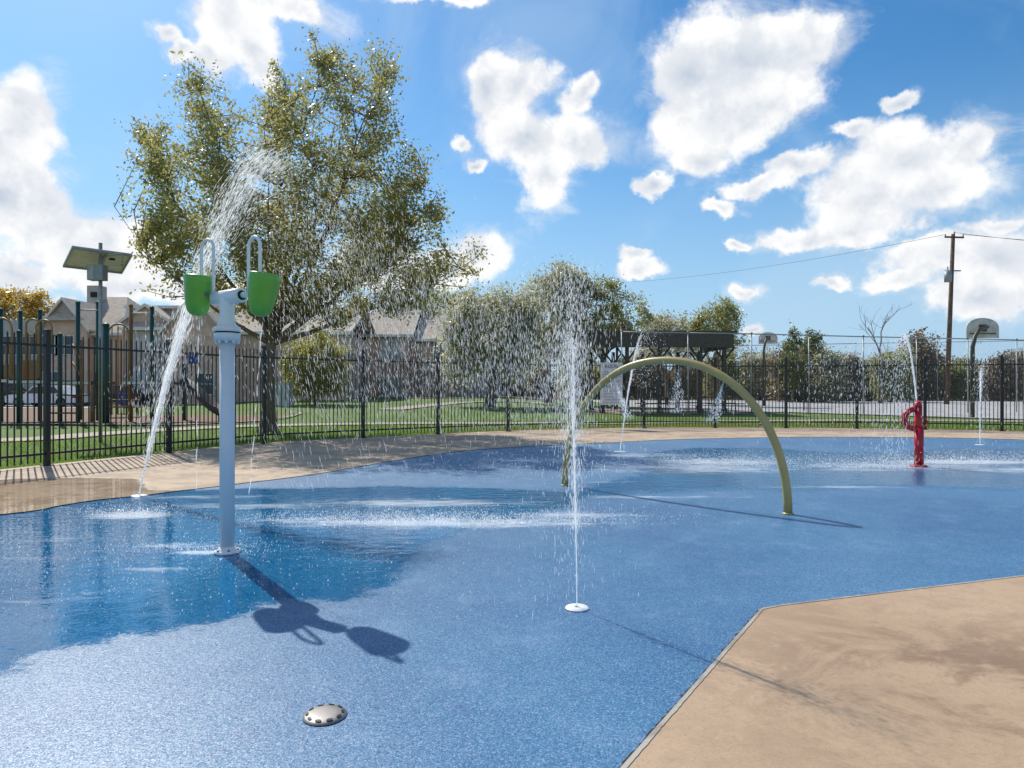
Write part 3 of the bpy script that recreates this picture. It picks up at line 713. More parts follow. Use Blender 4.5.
splash(130, 514, .35, .12, .03, 900, 'splashing drops at the foot of the biggest jet', 35)
splash(195, 550, .35, .1, .012, 700, 'splashing drops beside the bucket pole', 36, .0022)
splash(150, 560, 1.2, .7, .008, 1800, 'scattered drops on the wet left pad', 37, .0022)
splash(500, 470, 1.6, .8, .10, 1500, 'drops falling on the shaded part of the pad', 38, .0032)

# ------------------------------------------------------------------ trees
def leaves_quads(C, size, R, flat=.0, aspect=1.0):
    N = len(C); a = R.normal(size=(N, 3)); a /= np.linalg.norm(a, axis=1)[:, None]; b = R.normal(size=(N, 3)); b -= (b * a).sum(1)[:, None] * a; b /= np.linalg.norm(b, axis=1)[:, None]
    s = (size * R.lognormal(0, .25, N))[:, None]
    return np.stack([C - a * s, C + b * s * aspect * .5 + a * s * .1, C + a * s, C - b * s * aspect * .5 + a * s * .1], 1)
def skeleton(mb, R, trunk, tr, limbs, attr, twig_r=.012, limb_r=.5):
    """trunk polyline; limbs end points; attractors -> returns leaf carrying segments"""
    trunk = [np.array(p, float) for p in trunk]; fork = trunk[-1]
    n = len(trunk); mb.tube(trunk, [tr * (1.25 if i == 0 else 1 - .35 * i / (n - 1)) for i in range(n)], 10)
    nodes = []; r0 = tr * .65 * limb_r / .5
    for e in limbs:
        e = np.array(e, float); L = np.linalg.norm(e - fork); k = max(6, int(L / .5)); p = []
        base = trunk[-1] if R.uniform() < .6 else trunk[-2] * .4 + trunk[-1] * .6
        c1 = base + (e - base) * .35 + np.array([(e - base)[0] * .22, (e - base)[1] * .22, -.0 + L * .02]); wob = R.normal(size=(k + 1, 3)) * .05 * L / 5
        for i in range(k + 1):
            t = i / k; q = (1 - t) ** 2 * base + 2 * t * (1 - t) * c1 + t * t * e + wob[i] * t; p.append(q)
            if t > .12: nodes.append((q, r0 * .8 * (1 - t) + .012))
        mb.tube(p, [r0 * (1 - i / k) ** 1.5 * .55 + .009 for i in range(k + 1)], 7)
    NP = np.array([q for q, _ in nodes]); NR = np.array([r for _, r in nodes]); segs = []
    for a in attr:
        d = a - NP; dist = np.linalg.norm(d, axis=1) + np.where(d[:, 2] < -.1, 1.2, 0) + np.abs(d[:, 2] < .2) * .3
        j = int(np.argmin(dist)); s = NP[j]; L = np.linalg.norm(a - s)
        m = (s + a) / 2 + R.normal(size=3) * L * .08 + np.array([0, 0, -L * .06])
        mb.tube([s, m, a], [min(NR[j] * .5, .022), twig_r, twig_r * .4], 4, cap=False); segs.append((s, m, a))
    return segs
def leafage(segs, R, per, spread, size, start=.3):
    C = []
    for s, m, a in segs:
        L = np.linalg.norm(a - s); n = int(per * (.5 + .5 * min(L, 2.0)) * R.uniform(.5, 1.4)); t = R.uniform(start, 1.06, n)[:, None]
        q = (1 - t) ** 2 * s + 2 * t * (1 - t) * m + t * t * a
        C.append(q + R.normal(size=(n, 3)) * spread * R.uniform(.5, 1.3))
    C = np.concatenate(C); return leaves_quads(C, size, R)
def tints(n, R): return R.uniform(0, 1, n)

# main oak
TY = 19.4; Rt = np.random.default_rng(4)
SIL = [(168, 272), (148, 203), (156, 183), (146, 128), (166, 140), (185, 76), (195, 112), (215, 76), (237, 108), (257, 115), (281, 68), (294, 112), (310, 66), (322, 42), (350, 50), (347, 90), (362, 80), (378, 40), (398, 72), (398, 123), (402, 163), (427, 163), (419, 191), (443, 205), (431, 248), (479, 250), (443, 288), (419, 312), (362, 306), (346, 326), (314, 318), (293, 310), (241, 318), (225, 296), (193, 296)]
cand = np.c_[Rt.uniform(130, 482, 26000), Rt.uniform(38, 330, 26000)]; sd = poly_sd(cand, SIL)
holes = [(205, 150, 16, 14), (172, 230, 10, 22), (420, 230, 12, 10), (300, 140, 9, 22), (355, 115, 8, 18), (185, 185, 8, 10), (240, 125, 7, 14),(385,150,8,12),(330,90,6,16),(262,140,7,16),(230,170,9,10),(160,190,8,10),(410,200,9,9),(205,210,8,8),(180,260,8,10),(345,150,8,10),(312,190,8,8),(390,280,10,7)]
keep = sd > 2.0
for hx, hy, a_, b_ in holes: keep &= (((cand[:, 0] - hx) / a_) ** 2 + ((cand[:, 1] - hy) / b_) ** 2 > 1)
w = np.clip(.6 + (cand[:, 1] - 120) / 300, .6, 1.0); keep &= Rt.uniform(size=len(w)) < w
cand, sd = cand[keep], sd[keep]; k_ = 900; cand, sd = cand[:k_], sd[:k_]
dep = Rt.uniform(-1, 1, len(cand)) * np.clip(sd / 16 + .35, .3, 3.6)
sc_ = TY / F
tX = PX(268, TY)
attr = np.c_[(cand[:, 0] - 512) * sc_, TY + dep, CH + (HZ - cand[:, 1]) * sc_]
tipspx = [(185, 76, .8), (217, 82, -1), (281, 74, .3), (322, 48, -.4), (378, 46, .6), (347, 56, 1.2), (148, 132, -.6), (152, 204, 1), (425, 168, 0), (441, 208, -1.2), (474, 256, .4), (398, 80, -1.4), (176, 258, -1.8), (300, 160, -2.6), (250, 190, 2.6), (340, 200, -2.8), (380, 260, -2.4), (220, 240, 2.4), (350, 230, 2.8), (200, 160, 1.8)]
limbs = [(PX(a, TY), TY + d, PZ(b, TY)) for a, b, d in tipspx]
tipA = np.array(limbs); attr = np.concatenate([attr] + [tipA + Rt.normal(size=tipA.shape) * .16 + np.array([0, 0, dz]) for dz in (.12, -.05, -.25, -.5, -.8)])
oak = empty('oak_tree', (tX, TY, 0), 'large olive green leafy tree just behind the fence on the left, towering over the buckets', 'tree')
mb = MB(); segs = skeleton(mb, Rt, [(tX, TY, -.05), (tX + .02, TY, .8), (tX + .03, TY + .03, 1.9), (PX(272, TY), TY, 2.9)], .20, limbs, attr)
mb.tube([(tX, TY, -.04), (tX, TY, .12), (tX, TY, .45)], [.36, .26, .20], 12)
mb.build('trunk', 'bark', oak)
Q = leafage(segs, Rt, 105, .17, .047); quads_obj('crown', Q, 'oak_leaf', oak, 4, tints(len(Q), Rt), off=(tX, TY, 0))
print('oak leaves', len(Q))

def blob_tree(name, label, x, y, h, blobs, mat, nattr, per, size, seed, trunk_r=.15, group=None, bark='bark', spread=.25, fork=.3, origin=None, cat='tree'):
    """blobs: (dx,dy,z,rx,ry,rz)"""
    R = np.random.default_rng(seed); gz = float(ground_z(x, y)); A = []
    tot = sum(b[3] * b[4] * b[5] for b in blobs)
    for b in blobs:
        n = max(4, int(nattr * b[3] * b[4] * b[5] / tot)); d = R.normal(size=(n, 3)); d /= np.linalg.norm(d, axis=1)[:, None]; r = R.uniform(.35, 1.08, n) ** .5
        A.append(np.array([x + b[0], y + b[1], gz + b[2]]) + d * r[:, None] * np.array(b[3:6]) * (1 + R.normal(size=(n, 1)) * .08))
    A = np.concatenate(A); lb_ = [A[j] for j in R.choice(len(A), min(11, len(A)), replace=False)]
    root = empty(name, (x, y, gz), label, cat, group)
    mb = MB(); sg = skeleton(mb, R, [(x, y, gz - .05), (x + R.normal() * .1, y, gz + h * fork * .5), (x + R.normal() * .15, y, gz + h * fork)], trunk_r, lb_, A, .01)
    mb.build('trunk', bark, root)
    Q = leafage(sg, R, per, spread, size, .35); quads_obj('crown', Q, mat, root, 4, tints(len(Q), R), off=(x, y, gz)); return root
def at(px, Y): return PX(px, Y)
S = 1 / F
# middle trees (drooping, pale)
Y = 40; blob_tree('willow_tree', 'pale drooping grey green tree at centre, left of the tall jet', at(490, Y), Y, 8,
    [(0, 0, 4.6, 2.9, 2.3, 2.2), (-1.6, 0, 3.2, 1.6, 1.6, 2.0), (1.9, .3, 3.3, 1.6, 1.6, 2.2), (1.2, 0, 5.9, 1.7, 1.6, 1.5), (-.6, 0, 5.6, 1.3, 1.2, 1.3)], 'willow_leaf', 420, 75, .085, 51, .3, bark='grey_bark', spread=.28, fork=.35)
Y = 47; blob_tree('willow_tree', 'taller grey green drooping tree straight behind the tall vertical jet', at(548, Y), Y, 9,
    [(0, 0, 6.0, 2.7, 2.4, 2.9), (.9, 0, 8.2, 1.5, 1.5, 1.5), (-1.5, 0, 4.6, 1.6, 1.6, 2.0), (1.9, .3, 4.4, 1.5, 1.6, 2.4), (2.6,0,7.6,1.0,1,1.2)], 'willow_leaf', 440, 70, .10, 52, .25, bark='grey_bark', spread=.30, fork=.35)
Y = 46; blob_tree('leaning_tree', 'dark olive tree with layered windswept crown rising behind the pavilion roof', at(605, Y), Y, 9,
    [(0, 0, 6.0, 1.7, 1.6, 1.0), (1.4, 0, 7.2, 1.5, 1.3, .7), (-.4, 0, 8.2, 1.4, 1.3, .8), (-1.0, 0, 4.9, 1.5, 1.4, 1.3), (2.2, .2, 5.8, 1.1, 1.2, .8)], 'olive_leaf', 170, 60, .085, 53, .2, spread=.20, fork=.4)
Y = 52; blob_tree('scrub_tree', 'thin light brown tree just right of the layered tree, above the pavilion roof', at(667, Y), Y, 7,
    [(0, 0, 5.4, 1.7, 1.6, 1.7), (1.7, 0, 4.9, 1.3, 1.3, 1.5), (-1.3, 0, 4.6, 1.1, 1.1, 1.5)], 'willow_leaf', 170, 60, .10, 54, .15, spread=.25)
Y = 47; blob_tree('scrub_tree', 'round grey olive tree rising at the right end of the pavilion roof', at(716, Y), Y, 7.6,
    [(0, 0, 5.6, 1.7, 1.5, 1.5), (.6, 0, 6.6, 1.1, 1.1, 1.0), (-1.0, 0, 5.0, 1.1, 1.1, 1.1), (1.2, 0, 4.3, .9, .9, .7)], 'olive_leaf', 190, 48, .085, 55, .17, spread=.2, fork=.42)
# background tree belt on the right
protos = []
RB = np.random.default_rng(77)
specs = [('olive_leaf', 'olive green scrubby tree in the dense belt behind the basketball court'), ('brown_leaf', 'brown leaved scrubby tree in the dense belt behind the basketball court'), ('dark_leaf', 'dark green bushy tree in the dense belt behind the basketball court'), ('willow_leaf', 'pale grey twiggy tree in the dense belt behind the basketball court')]
for i, (m_, lab) in enumerate(specs):
    o = blob_tree('belt_tree', lab, 300 + i * 20, 60, 5, [(0, 0, 2.6, 2.3, 2.0, 2.3), (1.1, 0, 4.0, 1.2, 1.2, 1.2), (-1.2, .3, 3.6, 1.3, 1.2, 1.1), (.2, 0, 1.2, 2.4, 1.8, 1.2)], m_, 260, 48, .12, 60 + i, .12, group='trees in the belt behind the court', spread=.30, fork=.25)
    protos.append(o)
k = 0
spots = []
for row, (Yb, x0, x1, step, sc) in enumerate([(74, 440, 1090, 27, .86), (86, 470, 1080, 33, 1.08), (64, 1000, 1090, 40, .75)]):
    px = x0
    while px < x1:
        Yr = Yb + RB.uniform(-3, 3); spots.append((at(px, Yr), Yr, sc * RB.uniform(.78, 1.12))); px += step * RB.uniform(.7, 1.3)
for px, Yr, sc in [(795, 62, 1.15), (822, 60, 1.05), (838, 66, .95), (760, 70, 1.1), (918, 70, 1.15), (945, 72, .9), (892, 60, .85), (870, 66, .9)]: spots.append((at(px, Yr), Yr, sc))
for x, y, sc in spots:
    p = protos[int(RB.choice([0, 1, 2, 3], p=[.30, .38, .12, .20]))] if k > 3 else protos[k]
    o = p if k <= 3 else copy_tree(p); k += 1
    o.location = (x, y, 0); o.rotation_euler[2] = RB.uniform(0, 6.28); o.scale = (sc, sc, sc * RB.uniform(.85, 1.15))
# upright tall saplings poking over the rails
for i, (px, ytop, Yb, lab) in enumerate([(792, 322, 58, 'tall thin leafy sapling above the court fence, left one of two'), (812, 319, 60, 'tall pointed leafy sapling above the court fence, right one of two')]):
    H = PZ(ytop, Yb); blob_tree('sapling', lab, at(px, Yb), Yb, H, [(0, 0, H * .5, 1.2, 1.0, H * .38), (.1, 0, H * .85, .35, .35, H * .14), (.5, 0, H * .7, .5, .5, H * .12)], 'dark_leaf', 90, 45, .10, 90 + i, .1, spread=.18, group='saplings above the court fence')
# bare tree
def bare(px, ybase, ytop, Yb, label):
    R = np.random.default_rng(6); x = at(px, Yb); H = PZ(ytop, Yb); root = empty('bare_tree', (x, Yb, 0), label, 'tree'); mb = MB()
    def br(p, d, L, r, lv):
        q = p; pl = [p]
        for i in range(4):
            d = d + Vector(R.normal(size=3)) * .10 + Vector((0, 0, .05)); d.normalize(); q = q + d * L / 4; pl.append(q)
        mb.tube(pl, [r, r * .85, r * .7, r * .6, r * .45], 6)
        if lv > 0:
            for j in range(3): 
                s_ = pl[rnd.randint(1, 4)]; nd = (d + Vector(R.normal(size=3)) * .38 + Vector((0, 0, .15))); nd.normalize(); br(s_, nd, L * .62, r * .45, lv - 1)
    br(Vector((x, Yb, -.05)), Vector((.02, 0, 1)), H * .5, .16, 4); mb.build('trunk', 'grey_bark', root)
bare(880, 400, 292, 56, 'leafless grey tree rising above the tree belt left of the utility pole')
# shrub and left trees
Y = 42; blob_tree('large_shrub', 'rounded yellow green shrub beside the brick wall, right of the big tree trunk', at(316, Y), Y, 4.5, [(0, 0, 2.5, 2.0, 1.8, 2.2), (.9, -.2, 1.9, 1.4, 1.3, 1.7), (-.9, -.2, 1.9, 1.3, 1.2, 1.6)], 'shrub_leaf', 330, 62, .07, 71, .12, spread=.17, fork=.2, cat='shrub')
Y = 72; blob_tree('autumn_tree', 'golden autumn tree rising behind the apartment roof at the far left', at(18, Y), Y, 12, [(0, 0, 8.5, 4.2, 3, 3.0), (-4, 0, 8.9, 3, 3, 3.0), (3.2, 0, 7.2, 2.2, 2, 1.8)], 'golden_leaf', 330, 60, .15, 72, .3, spread=.4)
Y = 66; blob_tree('autumn_tree', 'tawny olive tree behind the apartment roofs left of the drooping trees', at(438, Y), Y, 11, [(0, 0, 7.6, 3.3, 2.6, 2.6), (3, 0, 7.2, 2.4, 2.4, 2.6)], 'olive_leaf', 260, 60, .14, 73, .3, spread=.4)
# grass blades near the fence
def blades(name, P, h, mat, label, seed, w=.006):
    R = np.random.default_rng(seed); n = len(P); a = R.uniform(0, 2 * PI, n); hh = h * R.lognormal(0, .35, n)
    dx_ = np.c_[np.cos(a), np.sin(a), np.zeros(n)] * w; lean = np.c_[R.normal(size=(n, 2)) * .4, np.ones(n)] * hh[:, None]
    V = np.stack([P - dx_, P + dx_, P + lean], 1); o = quads_obj(name, V, mat, None, 3, R.uniform(0, 1, n)); tag(o, label, None, None, 'stuff')
Rg = np.random.default_rng(2)
seg = offset(outer_c, .16); p_, d_ = arclen(seg); s = Rg.uniform(0, d_[-1], 90000); dd = Rg.uniform(0, 1, 90000) ** 1.6 * 6.5
bx0 = np.interp(s, d_, p_[:, 0]); by0 = np.interp(s, d_, p_[:, 1]); tn = np.gradient(p_, axis=0); nn = np.stack([-tn[:, 1], tn[:, 0]], -1); nn /= np.hypot(nn[:, 0], nn[:, 1])[:, None] + 1e-9
nxs = np.interp(s, d_, nn[:, 0]); nys = np.interp(s, d_, nn[:, 1]); P = np.c_[bx0 + nxs * dd, by0 + nys * dd, np.full(len(s), -.03)]
pathp = catmull([(-18, 16.2), G(0, 440), G(110, 433), G(230, 426.5), G(340, 424), G(440, 423), G(600, 423), (8, 25.5), (14, 26.5), (24, 25.0)], 3)
dm = np.min(np.hypot(P[:, None, 0] - pathp[None, :, 0], P[:, None, 1] - pathp[None, :, 1]), axis=1)
bed = [(-40, 23.0), G(0, 424.5), G(100, 425), G(180, 425), G(262, 421), G(299, 414.5), (-12, 36.5), (-19, 43), (-40, 43)]
# distance to path polyline
def pl_dist(P, pl):
    d = np.full(len(P), 1e9)
    for a, b in zip(pl[:-1], pl[1:]):
        e_ = b - a; w_ = P - a; t = np.clip((w_ @ e_) / (e_ @ e_ + 1e-12), 0, 1); q = w_ - t[:, None] * e_; d = np.minimum(d, np.hypot(q[:, 0], q[:, 1]))
    return d
ok = (pl_dist(P[:, :2], pathp) > .68) & (poly_sd(P[:, :2], bed) < -.05); P = P[ok]
blades('lawn_grass', P, .085, 'grass_blade', 'short green grass blades of the lawn behind the fence', 3, .007)
s = Rg.uniform(0, d_[-1], 14000); dd = np.abs(Rg.normal(size=14000)) * .10; P = np.c_[np.interp(s, d_, p_[:, 0]) + np.interp(s, d_, nn[:, 0]) * dd, np.interp(s, d_, p_[:, 1]) + np.interp(s, d_, nn[:, 1]) * dd, np.full(14000, -.02)]
P = P[(P[:, 0] > -2)]
blades('fence_weeds', P, .10, 'dry_grass_blade', 'dry straw coloured grass along the foot of the fence', 4)

# ------------------------------------------------------------------ buildings
def window(b, cx, cz, w, h, Yf, glass='blind_white'):
    mb = MB(); t_ = .07
    for (x, z, a, c) in ((cx, cz + h / 2, w + t_, t_), (cx, cz - h / 2, w + t_, t_), (cx - w / 2, cz, t_, h - t_), (cx + w / 2, cz, t_, h - t_), (cx, cz, .04, h - t_), ): mb.box((x, Yf - .04, z), (a, .08, c))
    mb.box((cx, Yf - .035, cz), (w - t_, .05, .04))
    f = mb.build('window', 'white_trim', b); mb = MB(); mb.box((cx, Yf - .008, cz), (w - t_, .012, h - t_)); mb.build('pane', glass, f)
def roof_x(b, x0, x1, Yf, depth, ze, zr, mat='roof_shingle', over=.45, hip0=0, hip1=0, name='roof'):
    """ridge parallel to X"""
    ya, yb = Yf - over, Yf + depth + over; ym = (ya + yb) / 2; a, c = x0 - over, x1 + over; th = .14
    vs = [(a, ya, ze), (c, ya, ze), (c - hip1, ym, zr), (a + hip0, ym, zr), (a, yb, ze), (c, yb, ze)]
    mb = MB(); mb.add(vs + [(x, y, z + th) for x, y, z in vs], [(6, 7, 8, 9), (9, 8, 11, 10), (0, 3, 2, 1), (3, 4, 5, 2), (0, 1, 7, 6), (4, 10, 11, 5), (6, 9, 3, 0), (9, 10, 4, 3), (1, 2, 8, 7), (2, 5, 11, 8)] + ([(6, 10, 9)] if hip0 else []) + ([(7, 8, 11)] if hip1 else []))
    r = mb.build(name, mat, b)
    mb = MB(); mb.box(((a + c) / 2, ya - .03, ze + .04), (c - a, .05, .22)); mb.build('fascia', 'white_trim', r)
    if not hip0:
        for s_ in (0,):
            mb = MB(); mb.prism([(a - .02, ya, ze - .06), (a - .02, ym, zr - .06), (a - .02, ym, zr + th + .03), (a - .02, ya, ze + th + .03)], (-.04, 0, 0)); mb.build('fascia', 'white_trim', r)
    if not hip1:
        mb = MB(); mb.prism([(c + .02, ya, ze - .06), (c + .02, ym, zr - .06), (c + .02, ym, zr + th + .03), (c + .02, ya, ze + th + .03)], (.04, 0, 0)); mb.build('fascia', 'white_trim', r)
    return r
def roof_y(b, x0, x1, Yf, depth, ze, zr, mat='roof_shingle', over=.45, name='roof'):
    """gable facing the camera"""
    xm = (x0 + x1) / 2; a, c = x0 - over, x1 + over; th = .14; ya, yb = Yf - over, Yf + depth
    dz = (zr - ze) * over / ((x1 - x0) / 2)
    sec = [(a, ze - dz), (xm, zr), (c, ze - dz), (c, ze - dz + th), (xm, zr + th), (a, ze - dz + th)]
    mb = MB(); mb.prism([(x, ya, z) for x, z in sec], (0, yb - ya, 0)); r = mb.build(name, mat, b)
    mb = MB(); s2 = [(a, ze - dz - .08), (xm, zr - .08), (c, ze - dz - .08), (c, ze - dz + th + .02), (xm, zr + th + .02), (a, ze - dz + th + .02)]
    mb.prism([(x, ya - .06, z) for x, z in s2], (0, .055, 0)); mb.build('fascia', 'white_trim', r); return r
def wall_box(b, x0, x1, Yf, depth, ztop, mat, zb=-.1, name='wall'):
    mb = MB(); mb.box(((x0 + x1) / 2, Yf + depth / 2, (ztop + zb) / 2), (x1 - x0, depth, ztop - zb)); return mb.build(name, mat, b)
def gable_wall(b, x0, x1, Yf, depth, ze, zr, mat, name='wall'):
    mb = MB(); mb.prism([(x0, Yf, -.1), (x1, Yf, -.1), (x1, Yf, ze), ((x0 + x1) / 2, Yf, zr), (x0, Yf, ze)], (0, depth, 0)); return mb.build(name, mat, b)
def side_gable(b, x0, x1, Yf, depth, ze, zr, mat):
    mb = MB(); mb.prism([(x0, Yf, -.1), (x0, Yf, ze), (x0, Yf + depth / 2, zr), (x0, Yf + depth, ze), (x0, Yf + depth, -.1)], (x1 - x0, 0, 0)); return mb.build('wall', mat, b)
# A: leftmost block
Y = 55; A = empty('apartment_block', (at(70, Y), Y, 0), 'brick apartment block with vented gable and roof chimney behind the playground', 'building', 'brick apartment blocks')
wall_box(A, at(-60, Y), at(118, Y), Y, 12, PZ(334, Y) + .05, 'tan_brick')
roof_x(A, at(62, Y), at(120, Y), Y, 12, PZ(335, Y), PZ(300, Y) + .9, hip1=3.2, hip0=.0)
gx0, gx1 = at(44, Y - .8), at(88, Y - .8)
gable_wall(A, gx0, gx1, Y - .9, 5, PZ(327, Y), PZ(301, Y), 'tan_brick'); roof_y(A, gx0, gx1, Y - .9, 5.5, PZ(327, Y), PZ(301, Y), over=.4)
mb = MB(); xm = (gx0 + gx1) / 2; mb.prism([(xm - .95, Y - .96, PZ(314, Y)), (xm + .95, Y - .96, PZ(314, Y)), (xm, Y - .96, PZ(304, Y) - .05)], (0, .05, 0)); mb.build('gable_vent', 'grey_siding', A)
mb = MB(); mb.prism([(gx0 - .1, Y - 1.5, PZ(322, Y)), (gx1 + .1, Y - 1.5, PZ(322, Y)), (gx1 - .9, Y - .93, PZ(314.5, Y)), (gx0 + .9, Y - .93, PZ(314.5, Y))], (0, .02, .12)); mb.build('pent_roof', 'roof_shingle', A)
mb = MB(); mb.box((at(97, Y + 5), Y + 5, PZ(296, Y + 5)), (1.15, 1.0, 1.7)); ch = mb.build('chimney', 'grey_siding', A); mb = MB(); mb.box((at(97.5, Y + 5), Y + 4.46, PZ(295.5, Y + 5)), (.55, .06, .45)); mb.build('vent_opening', 'dark_hole', ch)
roof_x(A, at(-70, Y + 3), at(42, Y + 3), Y + 3, 10, PZ(324, Y), PZ(314, Y), 'roof_shingle_grey')
wall_box(A, at(-70, Y), at(42, Y), Y - .6, .5, PZ(321, Y), 'grey_siding')
for px_ in (-20, 8, 30, 57, 72, 100): window(A, at(px_, Y - .6 if px_ < 40 else Y), PZ(346, Y), 1.5, 1.5, Y - .6 if px_ < 42 else (Y - .9 if px_ < 88 else Y), 'window_glass')
for px_ in (20, 60, 100): window(A, at(px_, Y), PZ(382, Y), 1.5, 1.6, Y - .6 if px_ < 42 else (Y - .9 if px_ < 88 else Y), 'window_glass')
# B: middle block
Y = 50; B = empty('apartment_block', (at(180, Y), Y, 0), 'brick apartment block with grey siding, white windows and front gable behind the bucket pole', 'building', 'brick apartment blocks')
wall_box(B, at(126, Y), at(170, Y), Y, 10, PZ(329, Y), 'grey_siding'); roof_x(B, at(128, Y), at(188, Y), Y - .4, 5.0, PZ(330, Y), PZ(313.5, Y), over=.3)
wall_box(B, at(131, Y + 2.4), at(172, Y + 2.4), Y + 2.4, 5, PZ(307, Y + 2.4), 'grey_siding', zb=4); roof_x(B, at(131, Y + 2.4), at(174, Y + 2.4), Y + 2.4, 5, PZ(308, Y + 2.4), PZ(305, Y + 2.4), over=.3)
gx0, gx1 = at(110, Y - 1), at(134, Y - 1); gable_wall(B, gx0, gx1 + 2, Y + .5, 8, PZ(322, Y), PZ(305, Y), 'tan_brick'); roof_y(B, gx0, gx1 + 2, Y + .5, 8, PZ(322, Y), PZ(305, Y), over=.3)
gx0, gx1 = at(166, Y - 2), at(224, Y - 2); gable_wall(B, gx0, gx1, Y - 2, 10, PZ(329, Y - 2), PZ(296, Y - 2), 'red_brick'); roof_y(B, gx0, gx1, Y - 2, 10, PZ(329, Y - 2), PZ(296, Y - 2), over=.35)
wall_box(B, at(224, Y - 1), at(345, Y - 1), Y - 1, 10, PZ(334, Y - 1), 'red_brick'); roof_x(B, at(225, Y - 1), at(345, Y - 1), Y - 1, 10, PZ(334, Y - 1), PZ(308, Y - 1) + .4)
for px_ in (139, 150, 161): window(B, at(px_, Y), PZ(341, Y), .72, 1.3, Y)
for px_ in (140, 158): window(B, at(px_, Y), PZ(380, Y), 1.3, 1.9, Y)
for px_, py_ in ((300, 350), (205, 384)): window(B, at(px_, Y - 2), PZ(py_, Y - 2), 1.3, 1.5, Y - 2 if px_ < 224 else Y - 1, 'window_glass')
# D/E: right block
Y = 58; D_ = empty('apartment_block', (at(400, Y), Y, float(ground_z(at(400, Y), Y))), 'dark brick apartment block with tan roofs and outside stair, right of the big tree', 'building', 'brick apartment blocks')
side_gable(D_, at(366, Y), at(409, Y), Y, 9, PZ(336, Y), PZ(312, Y) + .6, 'red_brick')
roof_x(D_, at(367, Y), at(408, Y), Y, 9, PZ(336.5, Y), PZ(313, Y) + .6)
side_gable(D_, at(419, Y - 1), at(452, Y - 1), Y + .6, 9, PZ(340, Y), PZ(318, Y) + .6, 'red_brick'); roof_x(D_, at(420, Y), at(452, Y), Y + .5, 9, PZ(340.5, Y), PZ(319, Y) + .6)
wall_box(D_, at(409, Y), at(419.5, Y), Y + 1.2, 7, PZ(338, Y), 'red_brick')
wall_box(D_, at(452, Y), at(500, Y), Y + 2, 7, PZ(345, Y), 'grey_siding'); roof_x(D_, at(453, Y), at(500, Y), Y + 2, 8, PZ(345, Y), PZ(326, Y) + .6)
for px_ in (385, 396): window(D_, at(px_, Y), PZ(350, Y), .78, 2.0, Y)
for px_ in (385, 396): window(D_, at(px_, Y), PZ(388, Y), .78, 1.9, Y)
for px_ in (440,): window(D_, at(px_, Y + .6), PZ(352, Y), 1.1, 1.6, Y + .6, 'window_glass')
mb = MB(); a = Vector((at(380, Y), Y - 1.5, PZ(384, Y))); b = Vector((at(434, Y), Y - 1.5, PZ(365, Y))); mb.tube([a, b], .05, 6); mb.tube([a - Vector((0, 0, .9)), b - Vector((0, 0, .9))], .10, 6)
for t in np.linspace(0, 1, 9): q = a.lerp(b, t); mb.tube([q, q - Vector((0, 0, .9))], .03, 5)
mb.build('stair_rail', 'utility_white', D_)
# utility cabinet
Y = 40; x = at(284, Y); ub = empty('utility_cabinet', (x, Y, 0), 'pale grey upright utility cabinet between the tree trunk and the shrub', 'utility cabinet')
mb = MB(); mb.box((x, Y, .75), (.95, .6, 1.5)); mb.build('cabinet_body', 'utility_white', ub); mb = MB(); mb.box((x, Y, 1.53), (1.05, .7, .06)); mb.build('cabinet_lid', 'utility_white', ub)
mb = MB(); mb.box((x - .24, Y - .31, .75), (.42, .02, 1.3)); mb.box((x + .24, Y - .31, .75), (.42, .02, 1.3)); mb.build('cabinet_door', 'utility_white', ub)

# ------------------------------------------------------------------ playground
py0 = 25.0
pl = empty('play_structure', (at(60, py0), py0, 0), 'playground climbing structure with green posts, tan rails and brown decks behind the fence', 'playground')
def gpost(px, ytop, Y, r=.075, mat='play_green'):
    x = at(px, Y); h = PZ(ytop, Y); mb = MB(); mb.tube([(x, Y, -.03), (x, Y, h - .05)], r, 14); mb.lathe([(r, 0), (r * 1.15, .01), (r * 1.05, .05), (r * .6, .09), (0, .10)], (x, Y, h - .06), 14); mb.build('post', mat, pl)
for a in [(1, 309, 25.5), (20.5, 311, 26.5), (19, 331, 23.8), (40, 310, 26), (60, 334, 23.9), (78, 302, 25), (98, 302, 26.4), (106, 324, 24.5, .11), (152, 307, 25.2), (184, 364, 26.5), (-22, 309, 25)]: gpost(*a)
gpost(131, 305, 25.3, .07, 'timber')
def bar(p, q, Y1, Y2, r, mat, name='rail'):
    mb = MB(); mb.tube([P3(p[0], p[1], Y1), P3(q[0], q[1], Y2)], r, 8); mb.build(name, mat, pl)
bar((78, 310), (98, 310), 25, 26.4, .035, 'white_trim'); bar((131, 313), (152, 313), 25.3, 25.2, .035, 'white_trim')
for (a, b, yy_, Ya, Yb_) in [(-22, 20, 381, 25, 26.5), (20, 60, 382, 23.9, 23.9), (60, 100, 383, 24.2, 24.6), (131, 166, 383, 25.3, 25.2)]:
    mb = MB(); xa, xb = at(a, 25), at(b, 25); mb.box(((xa + xb) / 2, 25.2, PZ(yy_, 25)), (xb - xa, 1.5, .12)); dk = mb.build('deck', 'play_brown', pl)
    mb = MB(); mb.box(((xa + xb) / 2, 24.42, PZ(yy_, 25)), (xb - xa, .04, .10)); mb.build('deck_edge', 'white_trim', dk)
